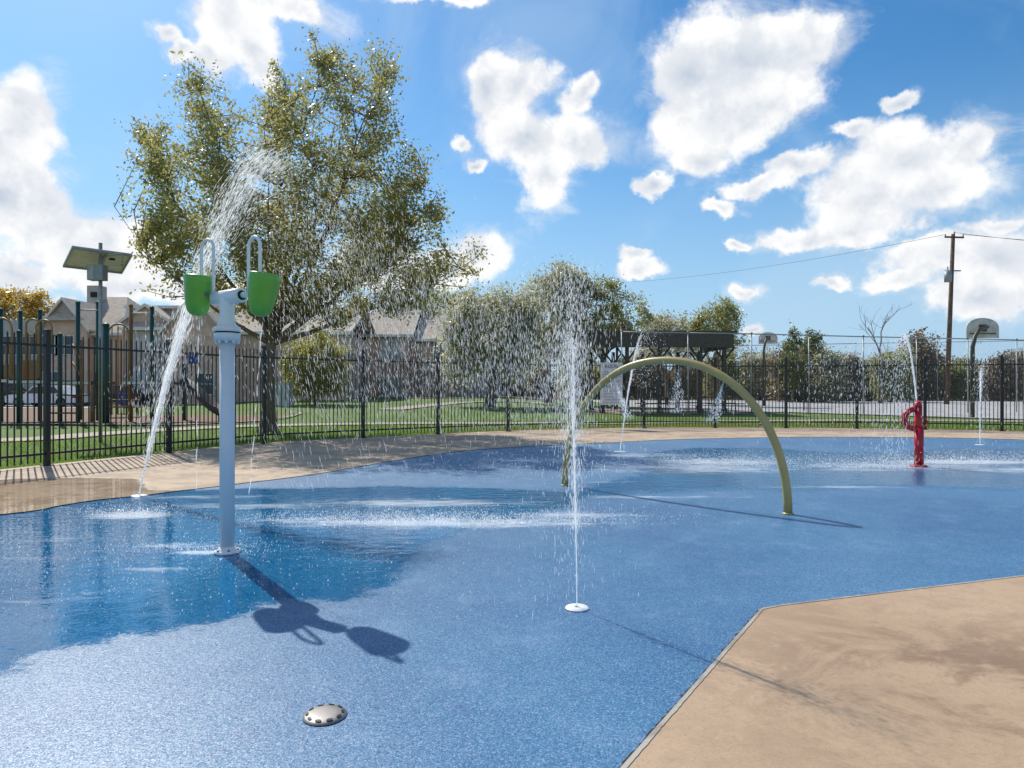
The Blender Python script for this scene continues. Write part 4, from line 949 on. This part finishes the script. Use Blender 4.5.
# tan barrier panels
for (a, b, y0_, y1_, Yp) in [(2, 18, 345, 380, 26.0), (22, 38, 335, 380, 26.2), (-18, -2, 330, 380, 25.2)]:
    mb = MB(); xa, xb = at(a, Yp), at(b, Yp); z0, z1 = PZ(y1_, Yp), PZ(y0_, Yp)
    mb.box(((xa + xb) / 2, Yp, z0 + (z1 - z0) * .22), (xb - xa, .06, (z1 - z0) * .44)); 
    for t in np.linspace(0, 1, 5): mb.tube([(xa + (xb - xa) * t, Yp, z0 + (z1 - z0) * .44), (xa + (xb - xa) * t, Yp, z1)], .022, 6)
    mb.tube([(xa, Yp, z1), (xb, Yp, z1)], .03, 6); mb.build('barrier_panel', 'play_tan', pl)
def archrail(x0, x1, ytop, ybot, Yp):
    a, b = at(x0, Yp), at(x1, Yp); R_ = (b - a) / 2; z = PZ(ytop, Yp) - R_; mb = MB(); mb.tube([(a, Yp, PZ(ybot, Yp))] + [((a + b) / 2 - R_ * math.cos(t), Yp, z + R_ * math.sin(t)) for t in np.linspace(0, PI, 12)] + [(b, Yp, PZ(ybot, Yp))], .035, 8); mb.build('arch_rail', 'play_tan', pl)
archrail(-10, 12, 318, 375, 24.6); archrail(26, 39, 319, 378, 24.6); archrail(36, 52, 320, 345, 24.2)
# tan climber bars over the ladder, between 108 and 131
archrail(108, 129, 324, 420, 25.2)
for yy_ in (334, 350, 366, 382, 398): bar((101, yy_), (110, yy_), 24.5, 24.5, .025, 'white_trim', 'ladder_rung')
for px_ in (112, 118, 124): bar((px_, 326), (px_, 415), 25.2, 25.2, .022, 'play_tan', 'climber_bar')
for (p, q) in (((72, 344), (82, 362)), ((72, 362), (82, 378))): bar(p, q, 24.4, 24.4, .035, 'play_tan', 'climber_bar')
bar((81, 340), (81, 420), 24.4, 24.4, .04, 'timber', 'climber_bar'); bar((92, 385), (92, 422), 24.0, 24.0, .06, 'timber', 'climber_bar')
for k in range(4):
    mb = MB(); z = 1.25 - .31 * k - .25; xk = at(88, 25) ; mb.box((xk, 24.2 - .24 * k, z), (1.1, .26, .05)); mb.build('stair_tread', 'play_brown', pl)
# slide
mb = MB(); S0 = Vector(P3(182, 384, 26)); S1 = Vector((at(222, 25), 25, .28)); n = 14; vs = []; 
for i in range(n + 1):
    t = i / n; q = S0.lerp(S1, t); q.z += .12 * math.sin(t * PI * 2) * .5; 
    for (oy, oz) in ((-.36, .24), (-.32, .24), (-.26, .03), (.26, .03), (.32, .24), (.36, .24), (.30, -.04), (-.30, -.04)): vs.append((q.x, q.y + oy, q.z + oz))
fs = [(i * 8 + k, i * 8 + (k + 1) % 8, (i + 1) * 8 + (k + 1) % 8, (i + 1) * 8 + k) for i in range(n) for k in range(8)]
mb.add(vs, fs, True); mb.add([(S1.x, S1.y, 0), (S1.x, S1.y, .27)], []); mb.tube([(S1.x - .1, S1.y, -.02), (S1.x - .1, S1.y, .28)], .04, 8); mb.build('slide', 'slide_brown', pl)
mb = MB(); mb.box((at(193, 26.6), 26.6, PZ(358, 26.6)), (.35, .05, .45)); # small teal panel
mb.build('play_panel', 'bin_blue', pl)
# picnic bench by playground
def picnic(px, Y, label, s=1.0, mat='table_wood', leg='pavilion_brown', group=None, gx=None, cat='picnic table'):
    x = gx if gx is not None else at(px, Y); t = empty('picnic_table', (x, Y, 0), label, cat, group)
    mb = MB()
    for k in range(5): mb.box((x, Y - .32 + .16 * k, .75), (1.8 * s, .145, .04))
    mb.build('table_top', mat, t)
    for sy in (-.68, .68):
        mb = MB(); mb.box((x, Y + sy, .45), (1.8 * s, .26, .04)); mb.build('bench', mat, t)
    for sx in (-.6, .6):
        mb = MB(); mb.tube([(x + sx, Y - .35, .02), (x + sx, Y - .2, .73), (x + sx, Y + .2, .73), (x + sx, Y + .35, .02)], .03, 6); mb.tube([(x + sx, Y - .7, .43), (x + sx, Y + .7, .43)], .03, 6); mb.build('leg', leg, t)
picnic(120, 29, 'brown timber picnic table beside the playground', .75, 'timber', 'timber')
# blue storage tub
Y = 33; x = at(124, Y); tb = empty('storage_tub', (x, Y, 0), 'bright blue plastic storage tub behind the playground ladder', 'storage tub')
mb = MB(); a = [(-.28, -.2), (.28, -.2), (.28, .2), (-.28, .2)]; mb.add([(x + u * .85, Y + v * .85, .5) for u, v in a] + [(x + u, Y + v, .95) for u, v in a], [(0, 1, 2, 3), (0, 1, 5, 4), (1, 2, 6, 5), (2, 3, 7, 6), (3, 0, 4, 7)]); mb.build('tub_body', 'bin_blue', tb)
mb = MB(); mb.box((x, Y, .97), (.62, .46, .05)); mb.build('tub_lid', 'bin_blue', tb)
mb = MB(); 
for u, v in a: mb.box((x + u * .8, Y + v * .8, .25), (.05, .05, .5))
mb.build('tub_stand', 'timber', tb)

# cars
def car(px, Y, label, paint, suv=False):
    x = at(px, Y); L, H, W = (4.6, 1.42, 1.8) if not suv else (4.7, 1.72, 1.9); c = empty('parked_car', (x, Y, 0), label, 'car', 'cars parked behind the playground')
    hb = H * .60
    prof = [(-L / 2, .30), (-L / 2 - .02, hb * .72), (-L / 2 + .10, hb * .93), (-L * .22, hb), (L * .34, hb * 1.02), (L / 2 - .05, hb * .95), (L / 2, hb * .55), (L / 2 - .03, .28), (L * .39, .26)]
    pr = []
    # wheel arches
    for cxw in (L * .30, -L * .31):
        for t in np.linspace(0, PI, 9): pr.append((cxw + .37 * math.cos(t), .26 + .36 * math.sin(t)))
    pts_ = [prof[0]] + prof[1:] + pr
    mb = MB(); mb.prism([(x + u, Y - W / 2, z) for u, z in pts_], (0, W, 0)); bd = mb.build('body', paint, c)
    cab = [(-L * .24, hb - .02), (-L * .13, H - .05), (-L * .05, H), (L * .18, H), (L * .27, H - .06), (L * .38 if not suv else L * .42, hb)]
    mb = MB(); n = len(cab); w1, w2 = W / 2 - .05, W / 2 - .2
    def ww(z): return w1 + (w2 - w1) * (z - hb) / (H - hb)
    mb.add([(x + u, Y - ww(z), z) for u, z in cab] + [(x + u, Y + ww(z), z) for u, z in cab], [tuple(range(n)), tuple(range(n, 2 * n))[::-1]] + [(i, i + 1, n + i + 1, n + i) for i in range(n - 1)]); mb.build('cabin', paint, c)
    def gl(us):
        m_ = MB(); q = [(u, z) for u, z in us]; m_.add([(x + u, Y - ww(z) - .012, z) for u, z in q] + [(x + u, Y - ww(z) + .01, z) for u, z in q], [(0, 1, 2, 3), (4, 5, 6, 7)]); m_.build('side_window', 'car_glass', c)
    gl([(-L * .20, hb + .04), (-L * .12, H - .10), (L * .05, H - .07), (L * .05, hb + .04)]); gl([(L * .065, hb + .04), (L * .065, H - .07), (L * .18, H - .08), (L * .28, hb + .06)])
    for sx in (L * .30, -L * .31):
        for sy in (-1, 1):
            y_ = Y + sy * (W / 2 - .1); mb = MB(); mb.tube([(x + sx, y_ - .1, .32), (x + sx, y_ + .1, .32)], .32, 20); w_ = mb.build('wheel', 'rubber', c)
            mb = MB(); mb.tube([(x + sx, y_ + sy * .101, .32), (x + sx, y_ + sy * .115, .32)], .20, 14); mb.build('rim', 'stainless', w_)
    mb = MB(); mb.box((x + L / 2 - .06, Y - W / 2 + .06, hb * .78), (.16, .15, .16)); mb.build('tail_light', 'lamp_red', c); mb = MB(); mb.box((x - L / 2 + .05, Y - W / 2 + .06, hb * .75), (.14, .15, .14)); mb.build('headlight', 'blind_white', c)
car(49, 46, 'white parked sedan seen through the playground posts', 'car_white'); car(-10, 47, 'dark parked suv at the left edge behind the playground', 'car_dark', True); car(112, 48.4, 'dark parked sedan partly hidden behind the playground stairs', 'car_dark')

# solar lamp
Y = 16.1; x = at(100.5, Y); so = empty('solar_lamp', (x, Y, 0), 'galvanised pole with a tilted solar panel and battery box, left of the big tree', 'solar lamp')
mb = MB(); mb.tube([(x, Y, -.03), (x, Y, PZ(243, Y))], .042, 14); mb.build('pole', 'galvanised', so)
c = Vector((at(94, Y), Y + .15, PZ(258.5, Y))); M_ = Matrix.Rotation(math.radians(48), 3, 'Z') @ Matrix.Rotation(math.radians(-27), 3, 'X')
mb = MB(); mb.box(c, (1.25, .78, .035), M=M_); pn = mb.build('solar_panel', 'solar_tan', so)
mb = MB(); mb.box(c + M_ @ Vector((0, 0, .0205)), (1.2, .73, .004), M=M_); mb.build('cell_face', 'solar_cell', pn)
mb = MB()
for a, d in (((0, -.38, -.03), (1.27, .03, .05)), ((0, .38, -.03), (1.27, .03, .05)), ((-.62, 0, -.03), (.03, .74, .05)), ((.62, 0, -.03), (.03, .74, .05)), ((.1, 0, -.04), (.05, .74, .03))): mb.box(c + M_ @ Vector(a), d, M=M_)
mb.build('panel_frame', 'galvanised', pn)
mb = MB(); mb.box((at(98, Y), Y - .02, PZ(273, Y)), (.36, .22, .36)); bb = mb.build('battery_box', 'transformer_grey', so)
mb = MB(); mb.box((at(94.5, Y), Y - .135, PZ(273, Y)), (.13, .01, .32)); mb.build('box_door', 'galvanised', bb)
mb = MB(); mb.tube([(x, Y, PZ(257, Y)), (at(126, Y), Y - .2, PZ(255, Y)), (at(127, Y), Y - .2, PZ(259, Y)), (at(127, Y), Y - .2, PZ(268, Y))], .014, 8); mb.box((at(121, Y), Y - .2, PZ(266.5, Y)), (.26, .07, .03)); mb.build('lamp_arm', 'galvanised', so)
mb = MB(); mb.lathe([(.0, .03), (.06, .02), (.07, -.02), (.0, -.03)], (at(115, Y), Y - .12, PZ(260, Y)), 14); mb.build('lamp_head', 'dark_hole', so)

# sign on the fence
sy_ = 20.75; x0, x1 = at(600.5, sy_), at(622.5, sy_); z0, z1 = PZ(405, sy_), PZ(362.5, sy_)
sg = empty('rules_sign', ((x0 + x1) / 2, sy_, z0), 'grey white rules board with lines of writing fixed to the fence behind the arch', 'sign')
mb = MB(); mb.box(((x0 + x1) / 2, sy_, (z0 + z1) / 2), (x1 - x0, .025, z1 - z0)); bd = mb.build('board', 'sign_face', sg)
cu = bpy.data.curves.new('heading', 'FONT'); cu.body = 'RULES'; cu.size = .15; cu.align_x = 'CENTER'; cu.extrude = .002; cu.materials.append(MATS['sign_ink'])
tmp = bpy.data.objects.new('heading_curve', cu); to = bpy.data.objects.new('heading', bpy.data.meshes.new_from_object(tmp)); bpy.data.objects.remove(tmp); COL.objects.link(to); to.parent = bd; to.rotation_euler = (PI / 2, 0, 0); to.location = ((x0 + x1) / 2 - sg.location.x, -.016, z1 - .17 - z0)
mb = MB(); rr = random.Random(3); z = z1 - .28
while z > z0 + .06:
    for _ in range(1):
        xx = x0 + .07
        lim = x1 - .07 - rr.choice([0, 0, .05, .25])
        while xx < lim:
            w_ = rr.uniform(.02, .07); mb.box((xx + w_ / 2, sy_ - .0145, z), (w_, .003, .012)); xx += w_ + .015
    z -= rr.choice([.045, .045, .09])
mb.build('text_lines', 'sign_ink', bd)

# ------------------------------------------------------------------ pavilion
Y0, Y1 = 33.5, 38.8; pv = empty('park_pavilion', (at(662, 36), 36, 0), 'dark brown flat roofed park pavilion behind the arch', 'pavilion')
xa, xb = at(588, Y0), at(733, Y0); zr, zb = PZ(331, Y0), PZ(347, Y0)
mb = MB(); mb.box(((xa + xb) / 2, (Y0 + Y1) / 2, zr - .06), (xb - xa + .3, Y1 - Y0 + .4, .12)); rf = mb.build('roof', 'pavilion_brown', pv)
mb = MB(); mb.box(((xa + xb) / 2, Y0 - .1, (zr + zb) / 2 - .1), (xb - xa, .08, (zr - zb) - .15)); mb.build('fascia', 'pavilion_brown', rf)
mb = MB(); mb.box((xa, (Y0 + Y1) / 2, (zr + zb) / 2 - .1), (.08, Y1 - Y0, (zr - zb) - .15)); mb.build('fascia', 'pavilion_brown', rf)
mb = MB(); mb.box((xb, (Y0 + Y1) / 2, (zr + zb) / 2 - .1), (.08, Y1 - Y0, (zr - zb) - .15)); mb.build('fascia', 'pavilion_brown', rf)
for i, px_ in enumerate((603, 628, 661, 702, 726)):
    for yy_ in (Y0 + .3, Y1 - .4):
        x = at(px_, Y0); mb = MB(); mb.box((x, yy_, zb / 2), (.17, .17, zb)); mb.box((x, yy_, .12), (.26, .26, .24)); mb.build('post', 'pavilion_brown', pv)
        mb = MB(); mb.tube([(x + .05, yy_, zb - .6), (x + .5, yy_, zb)], .05, 6); mb.tube([(x - .05, yy_, zb - .6), (x - .5, yy_, zb)], .05, 6); mb.build('brace', 'pavilion_brown', pv)
picnic(0, 35, 'dark picnic table under the left half of the pavilion', gx=at(655, 35), group='picnic tables under the pavilion')
picnic(0, 35.4, 'dark picnic table under the right end of the pavilion', gx=at(722, 35.4), group='picnic tables under the pavilion')
picnic(0, 37, 'dark picnic table under the middle of the pavilion', gx=at(688, 37), group='picnic tables under the pavilion')
# park grill
Y = 38; x = at(805, Y); gr = empty('park_grill', (x, Y, 0), 'black box park grill on a post between the iron fence and the court', 'grill')
mb = MB(); mb.tube([(x - .06, Y, -.02), (x - .06, Y, 1.0)], .04, 10); mb.build('post', 'black_iron', gr)
mb = MB(); 
for a, d in (((0, .18, 1.14), (.62, .03, .32)), ((-.30, 0, 1.14), (.03, .36, .32)), ((.30, 0, 1.14), (.03, .36, .32)), ((0, 0, 1.0), (.62, .38, .03)), ((0, -.18, 1.07), (.62, .03, .16))): mb.box((x + a[0], Y + a[1], a[2]), d)
mb.build('fire_box', 'black_iron', gr); mb = MB()
for k in range(9): mb.box((x - .26 + .065 * k, Y, 1.25), (.012, .36, .012))
mb.build('grate', 'black_iron', gr)
mb = MB(); mb.box((x+.05, Y, .4),(.02,.02,.02))

# ------------------------------------------------------------------ court fences
def court_fence(name, pts_, h, label, rails=(1.0,), step=3.0):
    f = empty(name, (pts_[0][0], pts_[0][1], 0), label, 'fence')
    p = resample(np.array(pts_), step)
    for q in p:
        mb = MB(); mb.tube([(q[0], q[1], 0), (q[0], q[1], h)], .028, 10); mb.lathe([(.05, 0), (.05, .03), (.0, .06)], (q[0], q[1], h), 10); mb.build('post', 'galvanised', f)
    for a, b in zip(p[:-1], p[1:]):
        for z in rails:
            mb = MB(); mb.tube([(a[0], a[1], h * z - .03), (b[0], b[1], h * z - .03)], .028, 8); mb.build('rail', 'galvanised', f)
        mb = MB(); mb.add([(a[0], a[1], .05), (b[0], b[1], .05), (b[0], b[1], h), (a[0], a[1], h)], [(0, 1, 2, 3)]); mb.build('wire_mesh', 'chain_link_wire', f)
court_fence('chain_link_fence', [(PX(1110, 36.5), 36.5), (PX(1024, 35.2), 35.2), (PX(860, 32.8), 32.8), (PX(740, 31), 31), (PX(560, 29.6), 29.6)], 3.75, 'tall grey chain link fence on the near side of the basketball court', step=3.1)
court_fence('chain_link_fence', [(46, 52), (PX(860, 57), 57), (PX(740, 60), 60), (PX(600, 62), 62)], 5.0, 'lower looking grey chain link fence beyond the basketball court', step=6)

def hoop(px, pyb, yb, Yp, w, lab, front=False):
    # gooseneck pole + fan backboard
    x = PX(px[0], Yp); c = Vector(P3(px[1], yb, Yp + .9)); h = empty('basketball_hoop', (x, Yp, 0), lab, 'basketball hoop', 'basketball hoops on the court')
    z = c.z; mb = MB(); mb.tube([(x, Yp, -.03), (x, Yp, z - .9), (x + (c.x - x) * .12, Yp + .02, z - .45), (x + (c.x - x) * .4, Yp + .2, z - .12), (c.x - .05, Yp + .5, z), (c.x, Yp + .84, z)], [.085, .085, .08, .075, .07, .065], 14); mb.build('pole', 'court_pole', h)
    H = w * .62; out = [(-w / 2, -H / 2), (w / 2, -H / 2)] + [(w / 2 * math.cos(t), -H * .02 + (H * .52) * math.sin(t) ** .9) for t in np.linspace(0.0, PI, 20)]
    mb = MB(); mb.prism([(c.x + u, Yp + .88, c.z + v) for u, v in out], (0, .05, 0)); b = mb.build('backboard', 'backboard_grey', h)
    mb = MB(); mb.box((c.x, Yp + .86, c.z), (.34, .04, .3)); mb.box((c.x, Yp + .865, c.z - H * .28), (w * .8, .03, .04)); mb.build('mounting_bracket', 'court_pole', b)
    mb = MB(); R_ = .23; mb.tube([(c.x + R_ * math.cos(t), Yp + 1.2 + R_ * math.sin(t), c.z - H * .3) for t in np.linspace(0, 2 * PI, 21)], .012, 6, cap=False); mb.build('hoop_rim', 'rim_orange', b)
    mb = MB(); 
    for t in np.linspace(0, 2 * PI, 12, endpoint=False): mb.tube([(c.x + R_ * math.cos(t), Yp + 1.2 + R_ * math.sin(t), c.z - H * .3), (c.x + .13 * math.cos(t + .3), Yp + 1.2 + .13 * math.sin(t + .3), c.z - H * .3 - .4)], .006, 4)
    mb.build('net', 'white_trim', b)
hoop((972.5, 982.5), 418, 328, 29.0, 1.42, 'nearest basketball hoop with fan backboard on a gooseneck pole, at the right')
hoop((764, 768), 0, 338, 48, 1.35, 'pale basketball backboard in the gap between trees, right of the pavilion')
hoop((617, 623), 0, 326, 46, 1.35, 'pale basketball backboard showing above the pavilion roof')

# utility pole and wires
Y = 52; x = at(946.5, Y); up = empty('utility_pole', (x, Y, 0), 'brown wooden utility pole with crossarm and transformer, leaning slightly right', 'utility pole')
tp = Vector((at(953.2, Y), Y, PZ(234, Y))); mb = MB(); mb.tube([(x, Y, -.1), tp], [.19, .13], 14); mb.build('pole', 'pole_wood', up)
mb = MB(); mb.box((tp.x - .02, Y - .16, tp.z - .28), (1.55, .1, .12), .12); ca = mb.build('crossarm', 'pole_wood', up)
for dx_ in (-.7, .0, .65):
    mb = MB(); mb.lathe([(.03, 0), (.06, .04), (.03, .07), (.055, .11), (.03, .16), (0, .17)], (tp.x + dx_, Y - .16 , tp.z - .22 if dx_ else tp.z), 10); mb.build('insulator', 'transformer_grey', ca)
mb = MB(); tz = PZ(277, Y); mb.tube([(at(945.5, Y), Y - .3, tz - .42), (at(945.5, Y), Y - .3, tz + .38)], .26, 16); mb.lathe([(.26, 0), (.2, .06), (0, .09)], (at(945.5, Y), Y - .3, tz + .38), 16); mb.tube([(at(945.5, Y), Y - .3, tz + .45), (at(945.5, Y) - .05, Y - .3, tz + .75)], .04, 8); mb.build('transformer', 'transformer_grey', up)
mb = MB(); mb.box((at(952, Y), Y - .1, PZ(271, Y)), (1.2, .08, .08)); mb.build('bracket', 'pole_wood', up)
mb = MB(); 
def wire(a, b, sag, nm, lab):
    a, b = Vector(a), Vector(b); m = MB(); m.tube([a.lerp(b, t) + Vector((0, 0, -sag * 4 * t * (1 - t))) for t in np.linspace(0, 1, 20)], .014, 5); tag(m.build(nm, 'wire_black'), lab, 'power line', 'power lines at the utility pole')
wire((tp.x + .65, Y - .2, tp.z - .08), (78, 60, tp.z + 1.5), .9, 'power_line', 'upper thin power line running right from the crossarm')
wire((tp.x, Y, tp.z + .12), (78, 61, tp.z + .9), .9, 'power_line', 'middle thin power line running right from the pole top')
wire((tp.x - .7, Y - .2, tp.z - .08), (at(560, 115), 115, PZ(283, 115)), 1.2, 'power_line', 'thin power line running far to the left from the crossarm')

# ------------------------------------------------------------------ sky
W = bpy.data.worlds.new('World'); SC.world = W; W.use_nodes = True
t = NT.__new__(NT); t.t = W.node_tree; t.t.nodes.clear()
sky = t.n('ShaderNodeTexSky', sky_type='NISHITA'); sky.sun_disc = False
el = math.asin(SUN.z); az = math.atan2(SUN.x, SUN.y)
sky.sun_elevation = el; sky.sun_rotation = az; sky.altitude = 100; sky.air_density = 1.0; sky.dust_density = .6; sky.ozone_density = 2.5
SKY_STR = .15
dirv = t.n('ShaderNodeTexCoord').outputs['Generated']
sp = t.n('ShaderNodeSeparateXYZ'); t.l(dirv, sp.inputs[0])
azn = t.math('ARCTAN2', sp.outputs[0], sp.outputs[1]); eln = t.math('ARCSINE', sp.outputs[2])
cb = t.n('ShaderNodeCombineXYZ'); t.l(azn, cb.inputs[0]); t.l(eln, cb.inputs[1])
nz = t.n('ShaderNodeTexNoise'); t.l(dirv, nz.inputs['Vector']); nz.inputs['Scale'].default_value = 7; nz.inputs['Detail'].default_value = 7; nz.inputs['Roughness'].default_value = .6
off_ = t.vmath('SUBTRACT', nz.outputs['Color'], (.5, .5, .5)); offs = t.vmath('MULTIPLY', off_, (.11, .11, 0)); co = t.vmath('ADD', cb.outputs[0], offs)
CL = [(18, 130, 52, 62), (30, 205, 52, 45), (0, 190, 60, 60), (62, 245, 60, 32), (105, 262, 80, 42), (150, 290, 70, 20), (20, 270, 40, 20),
      (232, 28, 40, 40), (256, 55, 32, 38), (215, 55, 22, 25), (165, 30, 20, 12), (185, 50, 18, 14), (300, 15, 48, 20), (440, -2, 62, 13),
      (528, 75, 34, 30), (498, 85, 30, 30), (575, 145, 50, 38), (520, 130, 42, 42), (540, 180, 30, 42), (580, 90, 17, 20), (458, 140, 12, 12),(470,165,10,10),
      (735, 55, 75, 52), (690, 70, 55, 48), (790, 45, 62, 38), (710, 120, 62, 52), (760, 100, 62, 42), (660, 185, 18, 12), (700,165,30,22),
      (905, 165, 72, 45), (970, 145, 26, 40), (940, 190, 70, 28), (870, 195, 62, 38), (810, 235, 60, 14), (860, 225, 70, 26), (850,140,30,12),
      (725, 212, 26, 10), (760, 192, 36, 13), (800, 172, 42, 15), (905, 100, 24, 11), (740,245,12,7),
      (940, 262, 70, 24), (1000, 262, 70, 40), (985, 300, 75, 26), (1000, 225, 50, 14), (900, 285, 40, 14),
      (482, 258, 36, 26), (440, 268, 44, 22), (638, 262, 20, 9), (640, 275, 28, 10), (755, 328, 14, 7), (745, 292, 22, 9), (835,285,22,8),
      (60, 292, 20, 8), (240,300,120,20), (380,262,70,24), (1130, 120, 90, 60), (1250, 250, 150, 50), (-150, 100, 90, 60), (-280, 250, 160, 50)]
cur = None
for (px_, py_, a_, b_) in CL:
    d = math.hypot(F, px_ - 512); ca_ = math.atan2(px_ - 512, F); ce = math.atan2(HZ - py_, d); s1 = F / (F * F + (px_ - 512) ** 2); s2 = math.cos(ce) ** 2 / d
    q = t.vmath('SUBTRACT', co, (ca_, ce, 0)); q = t.vmath('MULTIPLY', q, (1 / (a_ * s1), 1 / (b_ * s2), 0)); ln = t.vmath('LENGTH', q, None, 1)
    cur = ln if cur is None else t.math('SMOOTH_MIN', cur, ln, .42)
# scattered clouds behind the camera
back = t.ramp(t.math('MULTIPLY', sp.outputs[1], -1.0), .0, .3)
nb = t.noise(dirv, 2.6, 8, .6); bc = t.math('MULTIPLY', back, t.ramp(nb, .50, .62))
n2 = t.noise(dirv, 11, 10, .61); 
fld = t.math('ADD', t.math('SUBTRACT', 1.0, cur), t.math('MULTIPLY', t.math('SUBTRACT', n2, .5), 1.7))
mask = t.ramp(fld, -.10, .36); wn = t.noise(t.vmath('MULTIPLY', dirv, (1, 1, 1.8)), 6, 10, .7, .6)
wisp = t.ramp(t.math('ADD', t.math('SUBTRACT', 1.0, cur), t.math('MULTIPLY', t.math('SUBTRACT', wn, .5), 3.2)), -.35, .75)
mask = t.math('MAXIMUM', mask, t.math('MULTIPLY', wisp, .62)); mask = t.math('MAXIMUM', mask, t.math('MULTIPLY', bc, .85))
# soft veil
veil = t.math('MULTIPLY', t.ramp(t.noise(dirv, 3.2, 6, .6, .8), .47, .74), .30)
# thickness shading, lit from above left
depth = t.ramp(fld, .3, 1.3)
n3 = t.noise(t.vmath('ADD', dirv, (.015, 0, -.03)), 11, 8, .58); n4 = t.noise(dirv, 11, 8, .58)
relief = t.ramp(t.math('SUBTRACT', n4, n3), -.11, .11)
sh = t.math('ADD', t.math('MULTIPLY', t.math('SUBTRACT', 1.0, depth), .60), t.math('MULTIPLY', relief, .50), clamp=True)
CB = 1 / SKY_STR
ccol = t.mix(sh, tuple(c * CB for c in (.40, .465, .56)), tuple(c * CB for c in (.80, .80, .80)))
hs = t.n('ShaderNodeHueSaturation'); t.l(sky.outputs[0], hs.inputs['Color']); hs.inputs['Saturation'].default_value = 1.28; hs.inputs['Value'].default_value = .64
hs = t.n('ShaderNodeMix', data_type='RGBA', blend_type='MULTIPLY', i_0=1.0, i_6=hs.outputs[0], i_7=(.80, 1.05, 1.08, 1)); skytint = hs.outputs[2]
skytint = t.mix(t.math('MULTIPLY', t.math('SUBTRACT', 1.0, t.ramp(sp.outputs[2], -.02, .42)), .92), skytint, tuple(c * CB for c in (.33, .49, .67)))
skyc = t.mix(veil, skytint, tuple(c * CB for c in (.45, .59, .73)))
final = t.mix(mask, skyc, ccol)
bg = t.n('ShaderNodeBackground'); t.l(final, bg.inputs[0]); bg.inputs[1].default_value = SKY_STR
wo = t.n('ShaderNodeOutputWorld'); t.l(bg.outputs[0], wo.inputs[0])
sun = bpy.data.lights.new('sun', 'SUN'); sun.energy = 3.4; sun.angle = math.radians(.53); sun.color = (1.0, .94, .84)
so_ = bpy.data.objects.new('sun', sun); COL.objects.link(so_); so_.rotation_euler = SUN.to_track_quat('Z', 'Y').to_euler(); so_.location = (0, 0, 30)
cam = bpy.data.cameras.new('camera'); cam.sensor_width = 36; cam.lens = F / 1024 * 36; cam.shift_y = (HZ - 384) / 1024; cam.clip_end = 3000; cam.clip_start = .05
co_ = bpy.data.objects.new('camera', cam); COL.objects.link(co_); co_.location = (0, 0, CH); co_.rotation_euler = (PI / 2, 0, 0); SC.camera = co_
SC.view_settings.view_transform = 'Standard'; SC.view_settings.look = 'None'; SC.view_settings.exposure = .36; SC.view_settings.gamma = 1
SC.render.engine = 'CYCLES'; SC.cycles.use_denoising = True; SC.cycles.transparent_max_bounces = 24; SC.cycles.max_bounces = 8
SC.cycles.sample_clamp_indirect = 6
